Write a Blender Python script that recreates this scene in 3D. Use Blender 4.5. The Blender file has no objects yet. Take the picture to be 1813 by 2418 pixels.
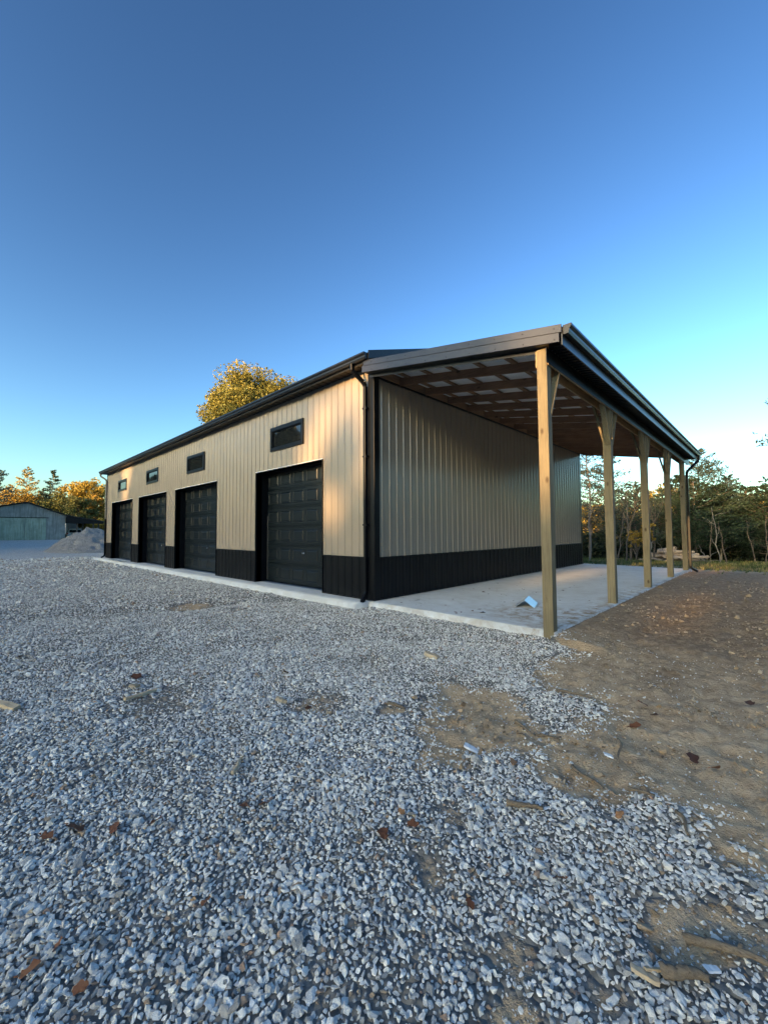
import bpy, math, random
import numpy as np
from mathutils import Vector, Matrix

random.seed(7)
RNG = np.random.default_rng(11)
S = bpy.context.scene
C = S.collection
rad = math.radians

# ------------------------------------------------------------------ camera
CAM = np.array([5.829, -5.765, 1.377])
def _axes():
    ya, pi_, ro = rad(43.955), rad(2.772), rad(-0.354)
    F = np.array([-math.sin(ya)*math.cos(pi_), math.cos(ya)*math.cos(pi_), math.sin(pi_)])
    R = np.array([math.cos(ya), math.sin(ya), 0.0])
    U = np.cross(R, F)
    return F, R*math.cos(ro)+U*math.sin(ro), -R*math.sin(ro)+U*math.cos(ro)
CF, CR, CU = _axes()
cam_data = bpy.data.cameras.new('camera')
cam = bpy.data.objects.new('camera', cam_data)
C.objects.link(cam)
cam_data.sensor_fit = 'HORIZONTAL'
cam_data.sensor_width = 36.0
cam_data.lens = 36.0*960.382/1813.0
cam_data.clip_start = 0.05
cam_data.clip_end = 3000
cam.matrix_world = Matrix(((CR[0], CU[0], -CF[0], CAM[0]), (CR[1], CU[1], -CF[1], CAM[1]),
                           (CR[2], CU[2], -CF[2], CAM[2]), (0, 0, 0, 1)))
S.camera = cam

# ------------------------------------------------------------------ sky, sun, exposure
SKY_GAIN = 1.16
SUN_EL, SUN_ROT = 10.0, 180.0            # low sun behind the viewer's left shoulder
w = bpy.data.worlds.new('World')
S.world = w
w.use_nodes = True
nt = w.node_tree
bg = nt.nodes['Background']
sky = nt.nodes.new('ShaderNodeTexSky')
sky.sky_type = 'NISHITA'
sky.sun_disc = False
sky.sun_elevation = rad(SUN_EL)
sky.sun_rotation = rad(SUN_ROT)
sky.altitude = 200
sky.air_density = 1.0
sky.dust_density = 1.9
sky.ozone_density = 1.0
# the sky's own colour, with the contrast and saturation of a clear dusk
EXPO = 1.6
def wmul(a, col):
    n = nt.nodes.new('ShaderNodeVectorMath'); n.operation = 'MULTIPLY'; nt.links.new(a, n.inputs[0]); n.inputs[1].default_value = col; return n.outputs[0]
gm = nt.nodes.new('ShaderNodeGamma'); gm.inputs['Gamma'].default_value = 1.685
nt.links.new(sky.outputs[0], gm.inputs['Color'])
kk = SKY_GAIN/(0.15*2**EXPO)
nt.links.new(wmul(gm.outputs[0], (.128*kk, .160*kk, .184*kk)), bg.inputs[0])
bg.inputs[1].default_value = 0.15
TO_SUN = Vector((math.sin(rad(SUN_ROT))*math.cos(rad(SUN_EL)), math.cos(rad(SUN_ROT))*math.cos(rad(SUN_EL)), math.sin(rad(SUN_EL))))
sun_data = bpy.data.lights.new('sun', 'SUN')
sun_data.energy = 3.6
sun_data.angle = rad(0.55)
sun_data.color = (1.0, 0.58, 0.25)
sun = bpy.data.objects.new('sun', sun_data)
C.objects.link(sun)
sun.rotation_euler = TO_SUN.to_track_quat('Z', 'Y').to_euler()
sun.location = (20, -60, 30)
S.view_settings.view_transform = 'Standard'
S.view_settings.look = 'None'
S.view_settings.gamma = 1.0
S.view_settings.use_curve_mapping = False
S.view_settings.exposure = EXPO

# ------------------------------------------------------------------ pixel -> ray (photo is 1813 x 2418), for laying things out on the ground
def ray(u, v):
    return CF + CR*(u-906.5)/960.382 + CU*(1209-v)/960.382
def at(u, v, d):
    return CAM + ray(u, v)*d

# ------------------------------------------------------------------ noise
def _hash(ix, iy, seed):
    n = (ix.astype(np.int64)*374761393 + iy.astype(np.int64)*668265263 + seed*974634777) & 0xffffffff
    n = ((n ^ (n >> 13))*1274126177) & 0xffffffff
    return ((n ^ (n >> 16)) & 0xffff)/65535.0
def vnoise(x, y, seed=0):
    x = np.asarray(x, float); y = np.asarray(y, float)
    ix = np.floor(x); iy = np.floor(y)
    fx = x-ix; fy = y-iy
    fx = fx*fx*(3-2*fx); fy = fy*fy*(3-2*fy)
    a = _hash(ix, iy, seed); b = _hash(ix+1, iy, seed); c = _hash(ix, iy+1, seed); d = _hash(ix+1, iy+1, seed)
    return (a*(1-fx)+b*fx)*(1-fy)+(c*(1-fx)+d*fx)*fy-0.5
def fbm(x, y, sc, oct=4, seed=0, gain=.5):
    t = 0; a = 1
    for i in range(oct):
        t = t + a*vnoise(np.asarray(x)*sc, np.asarray(y)*sc, seed+i*17); a *= gain; sc *= 2.03
    return t

# ------------------------------------------------------------------ terrain
def hsmooth(x, y):
    x = np.asarray(x, float); y = np.asarray(y, float)
    b = -.09-0.041*np.logaddexp(0, (y-9)/1.5)*1.5
    b = np.maximum(b, -3.2)
    return b+np.minimum(1.1, .017*np.maximum(0, -x-32))
def ground_hit(u, v, dz=0.0):
    d = ray(u, v); t = .8
    while t < 900:
        p = CAM+d*t
        if p[2] <= float(hsmooth(p[0], p[1]))+dz:
            return p
        t *= 1.0015
    return CAM+d*60
DIRT_PX = [(1357,1538),(1280,1560),(1263,1588),(1307,1632),(1395,1649),(1423,1670),(1340,1720),(1285,1737),(1225,1660),
 (1208,1637),(1098,1610),(1027,1605),(1016,1654),(1005,1687),(966,1720),(1005,1742),(988,1786),(993,1830),(1049,1814),(1120,1797),
 (1164,1780),(1274,1775),(1252,1808),(1296,1852),(1351,1885),(1395,1896),(1483,1907),(1560,1896),(1632,1907),(1670,1995),(1725,2050),(1813,2072)]
DIRT_POLY = [ground_hit(u, v)[:2] for u, v in DIRT_PX]
DIRT_POLY = np.array([(3.55, -.12)]+[tuple(p) for p in DIRT_POLY]+[(6.4, -3.6), (9, -4.4), (16, -5), (40, -3), (40, 70), (-60, 70), (-60, 12.5), (3.0, 12.4), (3.6, 12), (3.6, 0)])
def poly_sd(px, py, poly):
    """signed distance: positive inside"""
    px = np.asarray(px, float); py = np.asarray(py, float)
    d2 = np.full(px.shape, 1e9); ins = np.zeros(px.shape, bool)
    n = len(poly)
    for i in range(n):
        ax, ay = poly[i]; bx, by = poly[(i+1) % n]
        ex, ey = bx-ax, by-ay
        t = np.clip(((px-ax)*ex+(py-ay)*ey)/(ex*ex+ey*ey+1e-12), 0, 1)
        d2 = np.minimum(d2, (px-ax-t*ex)**2+(py-ay-t*ey)**2)
        cond = ((ay > py) != (by > py)) & (px < (bx-ax)*(py-ay)/(by-ay+1e-15)+ax)
        ins ^= cond
    return np.where(ins, 1, -1)*np.sqrt(d2)
def ss(a, b, x):
    t = np.clip((x-a)/(b-a), 0, 1); return t*t*(3-2*t)
BARE = [(455,1430,.55,.6),(1000,1436,.25,.7),(560,1440,.3,.35),(1185,2250,.10,.55),(1240,2400,.12,.55),(1010,2040,.11,.55),(1080,1930,.10,.55),
        (1650,2230,.20,.62),(1560,2190,.10,.6),(930,1680,.16,.7),(740,1660,.30,.45),(860,1560,.2,.3),(390,1650,.5,.35),(1760,2200,.16,.6),(1430,2330,.08,.5),(260,1800,.2,.25)]
BARE_W = [(ground_hit(u, v)[:2], r, k) for u, v, r, k in BARE]
def dirtness(x, y, lo=-.16, hi=.17, am=.10):
    x = np.asarray(x, float); y = np.asarray(y, float)
    near = ss(30, 12, np.hypot(x-CAM[0], y-CAM[1]))
    wx = x+near*.10*fbm(x, y, 5, 3, 3); wy = y+near*.10*fbm(x, y, 5, 3, 9)
    d = ss(lo, hi, poly_sd(wx, wy, DIRT_POLY)+near*am*fbm(x, y, 9, 3, 12))
    for (p, r, k) in BARE_W:
        q = np.hypot(wx-p[0], wy-p[1])/r
        d = np.maximum(d, k*ss(1.25, .3, q+.5*fbm(x, y, 6, 2, 31)))
    return d
def grassness(x, y):
    x = np.asarray(x, float); y = np.asarray(y, float)
    g = ss(15.5, 20.5, y+2.2*fbm(x, y, .35, 3, 44)+.10*(x-4))
    g = np.maximum(g, ss(-46, -52, x+4*fbm(x, y, .2, 2, 5))*ss(14, 22, np.abs(y-2)))
    return g*ss(-.35, .1, fbm(x, y, .5, 3, 71)+.18)
def height(x, y):
    x = np.asarray(x, float); y = np.asarray(y, float)
    dist = np.hypot(x-CAM[0], y-CAM[1])
    d = dirtness(x, y)
    near = ss(45, 6, dist)
    z = hsmooth(x, y)
    z = z+.035*fbm(x, y, .55, 2, 21)*ss(60, 10, dist)
    # tyre ruts and clods in the dirt, run roughly along the slab
    rut = (.5+.5*np.sin((x-3.9+.25*fbm(x, y, .4, 2, 61))*2*math.pi/.85))
    z = z+d*near*(.035*fbm(x, y, 2.2, 2, 55)+.022*fbm(x, y, 6, 4, 77)+.040*fbm(x, y, 17, 3, 88)+.014*(rut-.5)*ss(-3.5, -1, y))
    z = z+(1-d)*near*(.02*fbm(x, y, 4, 3, 14))-.028*d*ss(14, 8, dist)
    # keep the soil below the slab top, right against its edge
    e = np.minimum(np.abs(x-3.66), 1.0)
    slab = (x > -22.4) & (x < 3.62) & (y > -.15) & (y < 12.15)
    z = np.where(slab, np.minimum(z, -.13), z)
    z = np.where((x > 3.6) & (x < 4.3) & (y > -.3) & (y < 12.3), -.022-.05*ss(3.62, 4.3, x)-.03*ss(8, 12, y)+.025*fbm(x, y, 3, 3, 4)*ss(3.6, 3.9, x)+d*.3*(.045*fbm(x, y*.5, 7, 4, 77)), z)
    apron = (x > -22.4) & (x < .1) & (y > -.62) & (y <= -.15)
    z = np.where(apron, np.minimum(z, -.11), z)
    z = np.where((y < -.1) & (y > -2) & (x < 3.7) & (x > -24), np.minimum(z, -.032), z)
    return z

# ------------------------------------------------------------------ mesh helpers
class MB:
    def __init__(s): s.v = []; s.f = []
    def add(s, vs, fs):
        o = len(s.v); s.v += [tuple(map(float, p)) for p in vs]; s.f += [tuple(o+i for i in f) for f in fs]; return s
    def box(s, x0, x1, y0, y1, z0, z1):
        return s.hexa([(x0,y0,z0),(x1,y0,z0),(x1,y1,z0),(x0,y1,z0),(x0,y0,z1),(x1,y0,z1),(x1,y1,z1),(x0,y1,z1)])
    def hexa(s, p):
        return s.add(p, [(3,2,1,0),(4,5,6,7),(0,1,5,4),(1,2,6,5),(2,3,7,6),(3,0,4,7)])
    def bar(s, a, b, w, d, up=(0, 0, 1)):
        a = Vector(a); b = Vector(b); t = (b-a).normalized(); u = Vector(up)
        if abs(t.dot(u)) > .99: u = Vector((0, 1, 0))
        r = t.cross(u).normalized(); n = r.cross(t)
        p = []
        for c0 in (a, b):
            for i, j in ((-1,-1),(1,-1),(1,1),(-1,1)): p.append(c0+r*(i*w/2)+n*(j*d/2))
        return s.add(p, [(0,1,2,3),(7,6,5,4),(0,4,5,1),(1,5,6,2),(2,6,7,3),(3,7,4,0)])
    def tube(s, pts, rs, n=7, cap=True):
        pts = [Vector(p) for p in pts]; rings = []; o = len(s.v); up = Vector((.13, .21, 1)).normalized()
        for i, p in enumerate(pts):
            t = (pts[min(i+1, len(pts)-1)]-pts[max(i-1, 0)]).normalized()
            q = up if abs(t.dot(up)) < .95 else Vector((1, 0, .1))
            r = t.cross(q).normalized(); m = r.cross(t)
            for k in range(n):
                a = 2*math.pi*k/n; s.v.append(tuple(p+(r*math.cos(a)+m*math.sin(a))*rs[i]))
        for i in range(len(pts)-1):
            for k in range(n):
                k2 = (k+1) % n
                s.f.append((o+i*n+k, o+i*n+k2, o+(i+1)*n+k2, o+(i+1)*n+k))
        if cap:
            s.f.append(tuple(o+k for k in reversed(range(n)))); s.f.append(tuple(o+(len(pts)-1)*n+k for k in range(n)))
        return s
    def extrude(s, prof, a, b, fn, closed=True, caps=True):
        """profile list of (n, z) swept between parameters a and b; fn(t, n, z) -> point"""
        k = len(prof); o = len(s.v)
        for t in (a, b):
            for (n, z) in prof: s.v.append(tuple(map(float, fn(t, n, z))))
        for i in range(k if closed else k-1):
            j = (i+1) % k; s.f.append((o+i, o+j, o+k+j, o+k+i))
        if caps and closed:
            s.f.append(tuple(o+i for i in reversed(range(k)))); s.f.append(tuple(o+k+i for i in range(k)))
        return s
    def mesh(s, name, mat, smooth=False):
        me = bpy.data.meshes.new(name); me.from_pydata(s.v, [], s.f); me.update()
        if mat: me.materials.append(mat)
        if smooth: me.polygons.foreach_set('use_smooth', [True]*len(me.polygons))
        return me
    def build(s, name, mat, parent=None, smooth=False, bevel=0, loc=None):
        return put(name, s.mesh(name, mat, smooth), parent, bevel, loc)
def put(name, me, parent=None, bevel=0, loc=None):
    o = bpy.data.objects.new(name, me); C.objects.link(o)
    if parent: o.parent = parent
    if loc is not None: o.location = loc
    if bevel:
        m = o.modifiers.new('bevel', 'BEVEL'); m.width = bevel; m.segments = 2; m.limit_method = 'ANGLE'; m.angle_limit = rad(40)
    return o
def npmesh(name, V, Q, mat, attrs=None, smooth=False):
    me = bpy.data.meshes.new(name)
    V = np.asarray(V, np.float32); Q = np.asarray(Q, np.int32); k = Q.shape[1]
    me.vertices.add(len(V)); me.vertices.foreach_set('co', V.ravel())
    me.loops.add(Q.size); me.loops.foreach_set('vertex_index', Q.ravel())
    me.polygons.add(len(Q)); me.polygons.foreach_set('loop_start', np.arange(0, Q.size, k, dtype=np.int32))
    me.polygons.foreach_set('loop_total', np.full(len(Q), k, np.int32))
    if smooth: me.polygons.foreach_set('use_smooth', np.ones(len(Q), bool))
    me.update(calc_edges=True)
    for n, a in (attrs or {}).items():
        at_ = me.attributes.new(n, 'FLOAT', 'POINT'); at_.data.foreach_set('value', np.asarray(a, np.float32))
    if mat: me.materials.append(mat)
    return me
def tag(o, label=None, cat=None, group=None, kind=None):
    if label: o['label'] = label
    if cat: o['category'] = cat
    if group: o['group'] = group
    if kind: o['kind'] = kind
    return o
def empty(name, loc=(0, 0, 0), rz=0):
    o = bpy.data.objects.new(name, None); C.objects.link(o); o.location = loc; o.rotation_euler = (0, 0, rz); o.empty_display_size = .3
    return o

# ------------------------------------------------------------------ materials
def nodemat(name):
    m = bpy.data.materials.new(name); m.use_nodes = True
    t = m.node_tree; return m, t, t.nodes['Principled BSDF']
def N(t, typ, **kw):
    n = t.nodes.new(typ)
    for k, v in kw.items():
        if k in ('op', 'operation'): n.operation = v
        elif k == 'data_type': n.data_type = v
        elif k == 'blend': n.blend_type = v
        elif k == 'attr': n.attribute_name = v
        elif k == 'feature': n.feature = v
        else: n.inputs[k.replace('_', ' ')].default_value = v
    return n
def ramp(t, fac, stops, interp='LINEAR'):
    r = t.nodes.new('ShaderNodeValToRGB'); r.color_ramp.interpolation = interp
    e = r.color_ramp.elements
    while len(e) > 1: e.remove(e[0])
    e[0].position = stops[0][0]; e[0].color = (*stops[0][1], 1)
    for p, c in stops[1:]:
        q = e.new(p); q.color = (*c, 1)
    t.links.new(fac, r.inputs[0]); return r.outputs[0]
def coords(t, scale=(1, 1, 1), out='Object'):
    tc = t.nodes.new('ShaderNodeTexCoord'); mp = t.nodes.new('ShaderNodeMapping'); mp.inputs['Scale'].default_value = scale
    t.links.new(tc.outputs[out], mp.inputs[0]); return mp.outputs[0]
def noise(t, vec, sc, det=4, rough=.55, dist=0):
    n = N(t, 'ShaderNodeTexNoise', Scale=sc, Detail=det, Roughness=rough, Distortion=dist); t.links.new(vec, n.inputs['Vector']); return n.outputs['Fac']
def mix(t, fac, a, b, blend='MIX'):
    m = t.nodes.new('ShaderNodeMix'); m.data_type = 'RGBA'; m.blend_type = blend
    for sock, val in ((m.inputs['Factor'], fac), (m.inputs['A'], a), (m.inputs['B'], b)):
        pass
    ins = [m.inputs[0], m.inputs[6], m.inputs[7]]
    for sock, val in zip(ins, (fac, a, b)):
        if isinstance(val, (int, float)): sock.default_value = val
        elif isinstance(val, tuple): sock.default_value = (*val, 1)
        else: t.links.new(val, sock)
    return m.outputs[2]
def math_(t, op, a, b=0.0, clamp=False):
    m = t.nodes.new('ShaderNodeMath'); m.operation = op; m.use_clamp = clamp
    for i, val in enumerate((a, b)):
        if isinstance(val, (int, float)): m.inputs[i].default_value = val
        else: t.links.new(val, m.inputs[i])
    return m.outputs[0]
def bump(t, b, h, strength=.3, dist=.01):
    n = N(t, 'ShaderNodeBump', Strength=strength, Distance=dist); t.links.new(h, n.inputs['Height']); t.links.new(n.outputs[0], b.inputs['Normal']); return n

def painted_metal(name, col, rough=.38, vary=.06, spec=.5, bumpy=.015, dusty=.10):
    m, t, b = nodemat(name); v = coords(t)
    n1 = noise(t, v, 1.7, 5); n2 = noise(t, v, 60, 2)
    lo = tuple(c*(1-vary) for c in col); hi = tuple(min(1, c*(1+vary)) for c in col)
    c1 = ramp(t, n1, [(.3, lo), (.7, hi)])
    dust = ramp(t, noise(t, coords(t, (1, 1, .35)), 5, 6, .7), [(.45, (0, 0, 0)), (.8, (1, 1, 1))])
    c2 = mix(t, math_(t, 'MULTIPLY', dust, dusty), c1, (.32, .30, .27))
    t.links.new(c2, b.inputs['Base Color'])
    r = math_(t, 'ADD', math_(t, 'MULTIPLY', n1, .12), rough-.06); t.links.new(r, b.inputs['Roughness'])
    b.inputs['Specular IOR Level'].default_value = spec
    wav = noise(t, coords(t, (1, 1, .5)), 3.2, 2)
    h = math_(t, 'ADD', wav, math_(t, 'MULTIPLY', n2, .02)); bump(t, b, h, .25, bumpy)
    return m
M = {}
M['tan'] = painted_metal('tan_painted_steel', (.285, .24, .188), .21, .03, .5, .0016, .02)
M['black'] = painted_metal('black_painted_steel', (.004, .005, .007), .34, .15, .18, .006, .012)
M['roof'] = painted_metal('black_roof_steel', (.008, .010, .013), .32, .15, .45, .006, .03)
M['rake'] = painted_metal('black_rake_steel_sky_tint', (.026, .031, .048), .36, .08, .45, .004, .02)  # black trim; the bluish sky reflection is put into its base colour
M['door'] = painted_metal('black_door_skin', (.005, .009, .012), .36, .15, .30, .004, .012)
M['core'] = painted_metal('wall_core', (.012, .012, .012), .8, .1, .2, .015, .03)
M['galv'] = painted_metal('galvanised_flashing', (.62, .66, .70), .3, .08, .6, .004); M['galv'].node_tree.nodes['Principled BSDF'].inputs['Metallic'].default_value = .6
M['white'] = painted_metal('white_paint', (.72, .73, .74), .3, .04, .5, .002)
M['chrome'] = painted_metal('bright_handle', (.7, .7, .7), .2, .02, .6); M['chrome'].node_tree.nodes['Principled BSDF'].inputs['Metallic'].default_value = 1
def fleece():
    m, t, b = nodemat('roof_underlay_fleece'); v = coords(t)
    t.links.new(ramp(t, noise(t, v, 6, 5, .6), [(.3, (.72, .73, .74)), (.7, (.82, .83, .84))]), b.inputs['Base Color']); b.inputs['Roughness'].default_value = .9; b.inputs['Specular IOR Level'].default_value = .2
    w_ = N(t, 'ShaderNodeTexWave', Scale=1.37); w_.bands_direction = 'Y'; t.links.new(v, w_.inputs['Vector']); bump(t, b, w_.outputs['Fac'], .3, .01); return m
M['fleece'] = fleece()
def wood(name, c_lo, c_hi, axis='Z', knots=True, rough=.75, k=1.0):
    m, t, b = nodemat(name)
    sc = {'Z': (9, 9, .55), 'X': (.55, 9, 9), 'Y': (9, .55, 9)}[axis]
    oi = t.nodes.new('ShaderNodeObjectInfo')
    tc = t.nodes.new('ShaderNodeTexCoord'); ad = N(t, 'ShaderNodeVectorMath', operation='ADD'); t.links.new(tc.outputs['Object'], ad.inputs[0])
    cx = N(t, 'ShaderNodeCombineXYZ'); 
    for i in range(3): t.links.new(math_(t, 'MULTIPLY', oi.outputs['Random'], 37.0+i*11), cx.inputs[i])
    t.links.new(cx.outputs[0], ad.inputs[1])
    mp = t.nodes.new('ShaderNodeMapping'); mp.inputs['Scale'].default_value = sc; t.links.new(ad.outputs[0], mp.inputs[0])
    g = noise(t, mp.outputs[0], 4*k, 6, .65, 1.2*k); big = noise(t, ad.outputs[0], 1.3, 3)
    col = ramp(t, g, [(.28, c_lo), (.52, tuple((a+2*b_)/3 for a, b_ in zip(c_lo, c_hi))), (.75, c_hi)])
    col = mix(t, math_(t, 'MULTIPLY', ramp(t, big, [(.35, (0, 0, 0)), (.7, (1, 1, 1))]), .45), col, tuple(c*.72 for c in c_lo), 'MIX')
    if knots:
        mk = t.nodes.new('ShaderNodeMapping'); mk.inputs['Scale'].default_value = tuple(min(3.2, s_*.9+1.1) for s_ in sc); t.links.new(ad.outputs[0], mk.inputs[0])
        vo = N(t, 'ShaderNodeTexVoronoi', Scale=1.25); t.links.new(mk.outputs[0], vo.inputs['Vector'])
        kf = ramp(t, vo.outputs['Distance'], [(.07, (1, 1, 1)), (.13, (0, 0, 0))])
        col = mix(t, math_(t, 'MULTIPLY', kf, .85), col, (.05, .03, .015))
    t.links.new(col, b.inputs['Base Color']); b.inputs['Roughness'].default_value = rough; b.inputs['Specular IOR Level'].default_value = .25
    bump(t, b, g, .35, .006); return m
M['treated'] = wood('treated_pine_post', (.13, .106, .064), (.26, .213, .128), 'Z')
M['brace'] = wood('treated_pine_brace', (.13, .105, .062), (.25, .205, .122), 'Z', False)
M['rafter'] = wood('spruce_rafter', (.17, .095, .06), (.31, .19, .12), 'X')
M['purlin'] = wood('spruce_purlin', (.19, .11, .07), (.33, .21, .13), 'Y')
M['header'] = wood('treated_header', (.24, .16, .085), (.42, .30, .17), 'Y')
M['barnwood'] = wood('weathered_barn_boards', (.17, .172, .155), (.43, .435, .40), 'Z', False, .9, .22)
M['barndoor'] = wood('mossy_barn_boards', (.22, .265, .19), (.48, .55, .44), 'Z', False, .9, .22)
M['bark'] = wood('grey_bark', (.065, .052, .042), (.16, .132, .108), 'Z', False, .95)
M['palebark'] = wood('pale_bark', (.12, .108, .095), (.26, .24, .21), 'Z', False, .95)
M['log'] = wood('cut_logs', (.30, .20, .13), (.62, .49, .37), 'X', False, .9)
M['stick'] = wood('dry_stick', (.07, .05, .034), (.30, .235, .165), 'X', False, .95, 2.5)
M['chip'] = wood('fresh_wood_chip', (.42, .31, .19), (.62, .50, .34), 'X', False, .8)

def concrete():
    m, t, b = nodemat('concrete'); v = coords(t)
    a = noise(t, v, .9, 6, .6); f = noise(t, v, 45, 4, .7); st = noise(t, coords(t, (1, 1.7, 1)), 2.6, 6, .65, .6)
    col = ramp(t, a, [(.3, (.54, .55, .54)), (.7, (.65, .665, .655))])
    col = mix(t, math_(t, 'MULTIPLY', ramp(t, st, [(.50, (0, 0, 0)), (.72, (1, 1, 1))]), .35), col, (.33, .30, .25))
    # soil tracked onto the slab round the near corner post and along the open edge
    at_ = N(t, 'ShaderNodeAttribute', attr='soil'); sf = math_(t, 'MULTIPLY', at_.outputs['Fac'], ramp(t, noise(t, coords(t, (1, 1, 1)), 5, 6, .7, .8), [(.42, (0, 0, 0)), (.62, (1, 1, 1))]))
    col = mix(t, sf, col, (.29, .205, .12))
    col = mix(t, math_(t, 'MULTIPLY', ramp(t, f, [(.55, (0, 0, 0)), (.75, (1, 1, 1))]), .25), col, (.25, .245, .235))
    t.links.new(col, b.inputs['Base Color']); b.inputs['Roughness'].default_value = .82; b.inputs['Specular IOR Level'].default_value = .3
    bump(t, b, math_(t, 'ADD', f, math_(t, 'MULTIPLY', a, 2)), .25, .004); return m
M['concrete'] = concrete()

def ground_mat():
    m, t, b = nodemat('yard_ground'); v = coords(t)
    dirt = N(t, 'ShaderNodeAttribute', attr='dirt').outputs['Fac']; grass = N(t, 'ShaderNodeAttribute', attr='grass').outputs['Fac']
    # gravel seen too far off to pick stones apart, and the fines between near stones
    vo = N(t, 'ShaderNodeTexVoronoi', Scale=26); t.links.new(v, vo.inputs['Vector'])
    sep = t.nodes.new('ShaderNodeSeparateColor'); t.links.new(vo.outputs['Color'], sep.inputs[0])
    gc = ramp(t, sep.outputs[0], [(0, (.30, .295, .28)), (.25, (.47, .465, .445)), (.7, (.60, .595, .57)), (1, (.74, .73, .70))])
    edge = ramp(t, vo.outputs['Distance'], [(.25, (1, 1, 1)), (.62, (.62, .62, .62))])
    gc = mix(t, 1.0, gc, edge, 'MULTIPLY')
    big = noise(t, v, .55, 5, .6)
    gc = mix(t, math_(t, 'MULTIPLY', ramp(t, big, [(.45, (0, 0, 0)), (.72, (1, 1, 1))]), .40), gc, (.40, .36, .30))
    fines = N(t, 'ShaderNodeAttribute', attr='nearstone').outputs['Fac']
    gc = mix(t, fines, gc, ramp(t, noise(t, v, 30, 4, .7), [(.3, (.09, .083, .072)), (.7, (.22, .205, .18))]))
    # dirt
    d1 = noise(t, v, 1.6, 6, .65, .4); d2 = noise(t, coords(t, (1, .6, 1)), 11, 6, .72, .5); d3 = noise(t, v, 70, 3, .7)
    dc = ramp(t, d2, [(.28, (.20, .125, .065)), (.5, (.46, .325, .195)), (.72, (.64, .485, .315))])
    dc = mix(t, ramp(t, d1, [(.35, (0, 0, 0)), (.7, (.65, .65, .65))]), dc, (.60, .445, .275))
    dc = mix(t, ramp(t, d3, [(.6, (0, 0, 0)), (.78, (.5, .5, .5))]), dc, (.52, .46, .38))
    dk = N(t, 'ShaderNodeAttribute', attr='damp').outputs['Fac']
    dc = mix(t, math_(t, 'MULTIPLY', dk, ramp(t, d2, [(.3, (1, 1, 1)), (.7, (.45, .45, .45))])), dc, (.17, .108, .062))
    # turf
    tc = ramp(t, noise(t, coords(t, (1, .5, 1)), 4, 6, .7), [(.3, (.055, .070, .022)), (.5, (.10, .115, .038)), (.68, (.20, .165, .08))])
    brk = noise(t, v, 17, 4, .7)
    df = ramp(t, math_(t, 'ADD', dirt, math_(t, 'MULTIPLY', math_(t, 'SUBTRACT', brk, .5), .9)), [(.35, (0, 0, 0)), (.6, (1, 1, 1))])
    gf = ramp(t, math_(t, 'ADD', grass, math_(t, 'MULTIPLY', math_(t, 'SUBTRACT', brk, .5), .8)), [(.3, (0, 0, 0)), (.6, (1, 1, 1))])
    col = mix(t, df, gc, dc); col = mix(t, gf, col, tc)
    t.links.new(col, b.inputs['Base Color']); b.inputs['Roughness'].default_value = .92; b.inputs['Specular IOR Level'].default_value = .25
    hg = math_(t, 'MULTIPLY', math_(t, 'SUBTRACT', 1.0, vo.outputs['Distance']), 1.2)
    hd = math_(t, 'ADD', math_(t, 'MULTIPLY', d2, 1.5), math_(t, 'MULTIPLY', d3, .4))
    mh = t.nodes.new('ShaderNodeMix'); mh.data_type = 'FLOAT'
    t.links.new(df, mh.inputs[0]); t.links.new(hg, mh.inputs[2]); t.links.new(hd, mh.inputs[3])
    bump(t, b, mh.outputs[0], .8, .03); return m
M['ground'] = ground_mat()

def stone_mat(name, stops, grain=(.8, 1.15)):
    m, t, b = nodemat(name); oi = t.nodes.new('ShaderNodeObjectInfo'); v = coords(t)
    c = ramp(t, oi.outputs['Random'], stops)
    g = ramp(t, noise(t, v, 2.2, 5, .7), [(.3, (grain[0],)*3), (.7, (grain[1],)*3)])
    t.links.new(mix(t, 1.0, c, g, 'MULTIPLY'), b.inputs['Base Color']); b.inputs['Roughness'].default_value = .8; b.inputs['Specular IOR Level'].default_value = .3
    bump(t, b, noise(t, v, 6, 4, .7), .3, .08); return m
M['stone'] = stone_mat('crushed_limestone', [(0, (.22, .225, .225)), (.12, (.41, .395, .37)), (.45, (.64, .625, .585)), (.8, (.75, .735, .69)), (.945, (.83, .81, .77)), (.955, (.36, .27, .18)), (.985, (.36, .24, .17)), (1, (.52, .43, .29))])
M['clod'] = stone_mat('soil_clod', [(0, (.17, .11, .06)), (.4, (.36, .26, .16)), (.8, (.46, .345, .22)), (.97, (.40, .32, .23)), (.985, (.46, .43, .38)), (1, (.46, .44, .41))])

def leafmat(name, stops, trans=.35, rough=.6, attr='tint'):
    m, t, b = nodemat(name); a = N(t, 'ShaderNodeAttribute', attr=attr)
    c = ramp(t, a.outputs['Fac'], stops)
    b.inputs['Roughness'].default_value = rough; b.inputs['Specular IOR Level'].default_value = .25
    t.links.new(c, b.inputs['Base Color'])
    tr = t.nodes.new('ShaderNodeBsdfTranslucent'); t.links.new(c, tr.inputs['Color'])
    mx = t.nodes.new('ShaderNodeMixShader'); mx.inputs[0].default_value = trans
    t.links.new(b.outputs[0], mx.inputs[1]); t.links.new(tr.outputs[0], mx.inputs[2])
    t.links.new(mx.outputs[0], t.nodes['Material Output'].inputs['Surface']); return m
M['gold'] = leafmat('golden_leaves', [(0, (.10, .11, .03)), (.3, (.20, .17, .04)), (.65, (.36, .25, .045)), (1, (.46, .29, .05))])
M['yellow'] = leafmat('yellow_green_leaves', [(0, (.055, .075, .028)), (.35, (.11, .122, .04)), (.65, (.23, .20, .048)), (1, (.34, .26, .052))])
M['orange'] = leafmat('orange_leaves', [(0, (.11, .10, .03)), (.4, (.27, .185, .04)), (1, (.42, .25, .04))])
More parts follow.
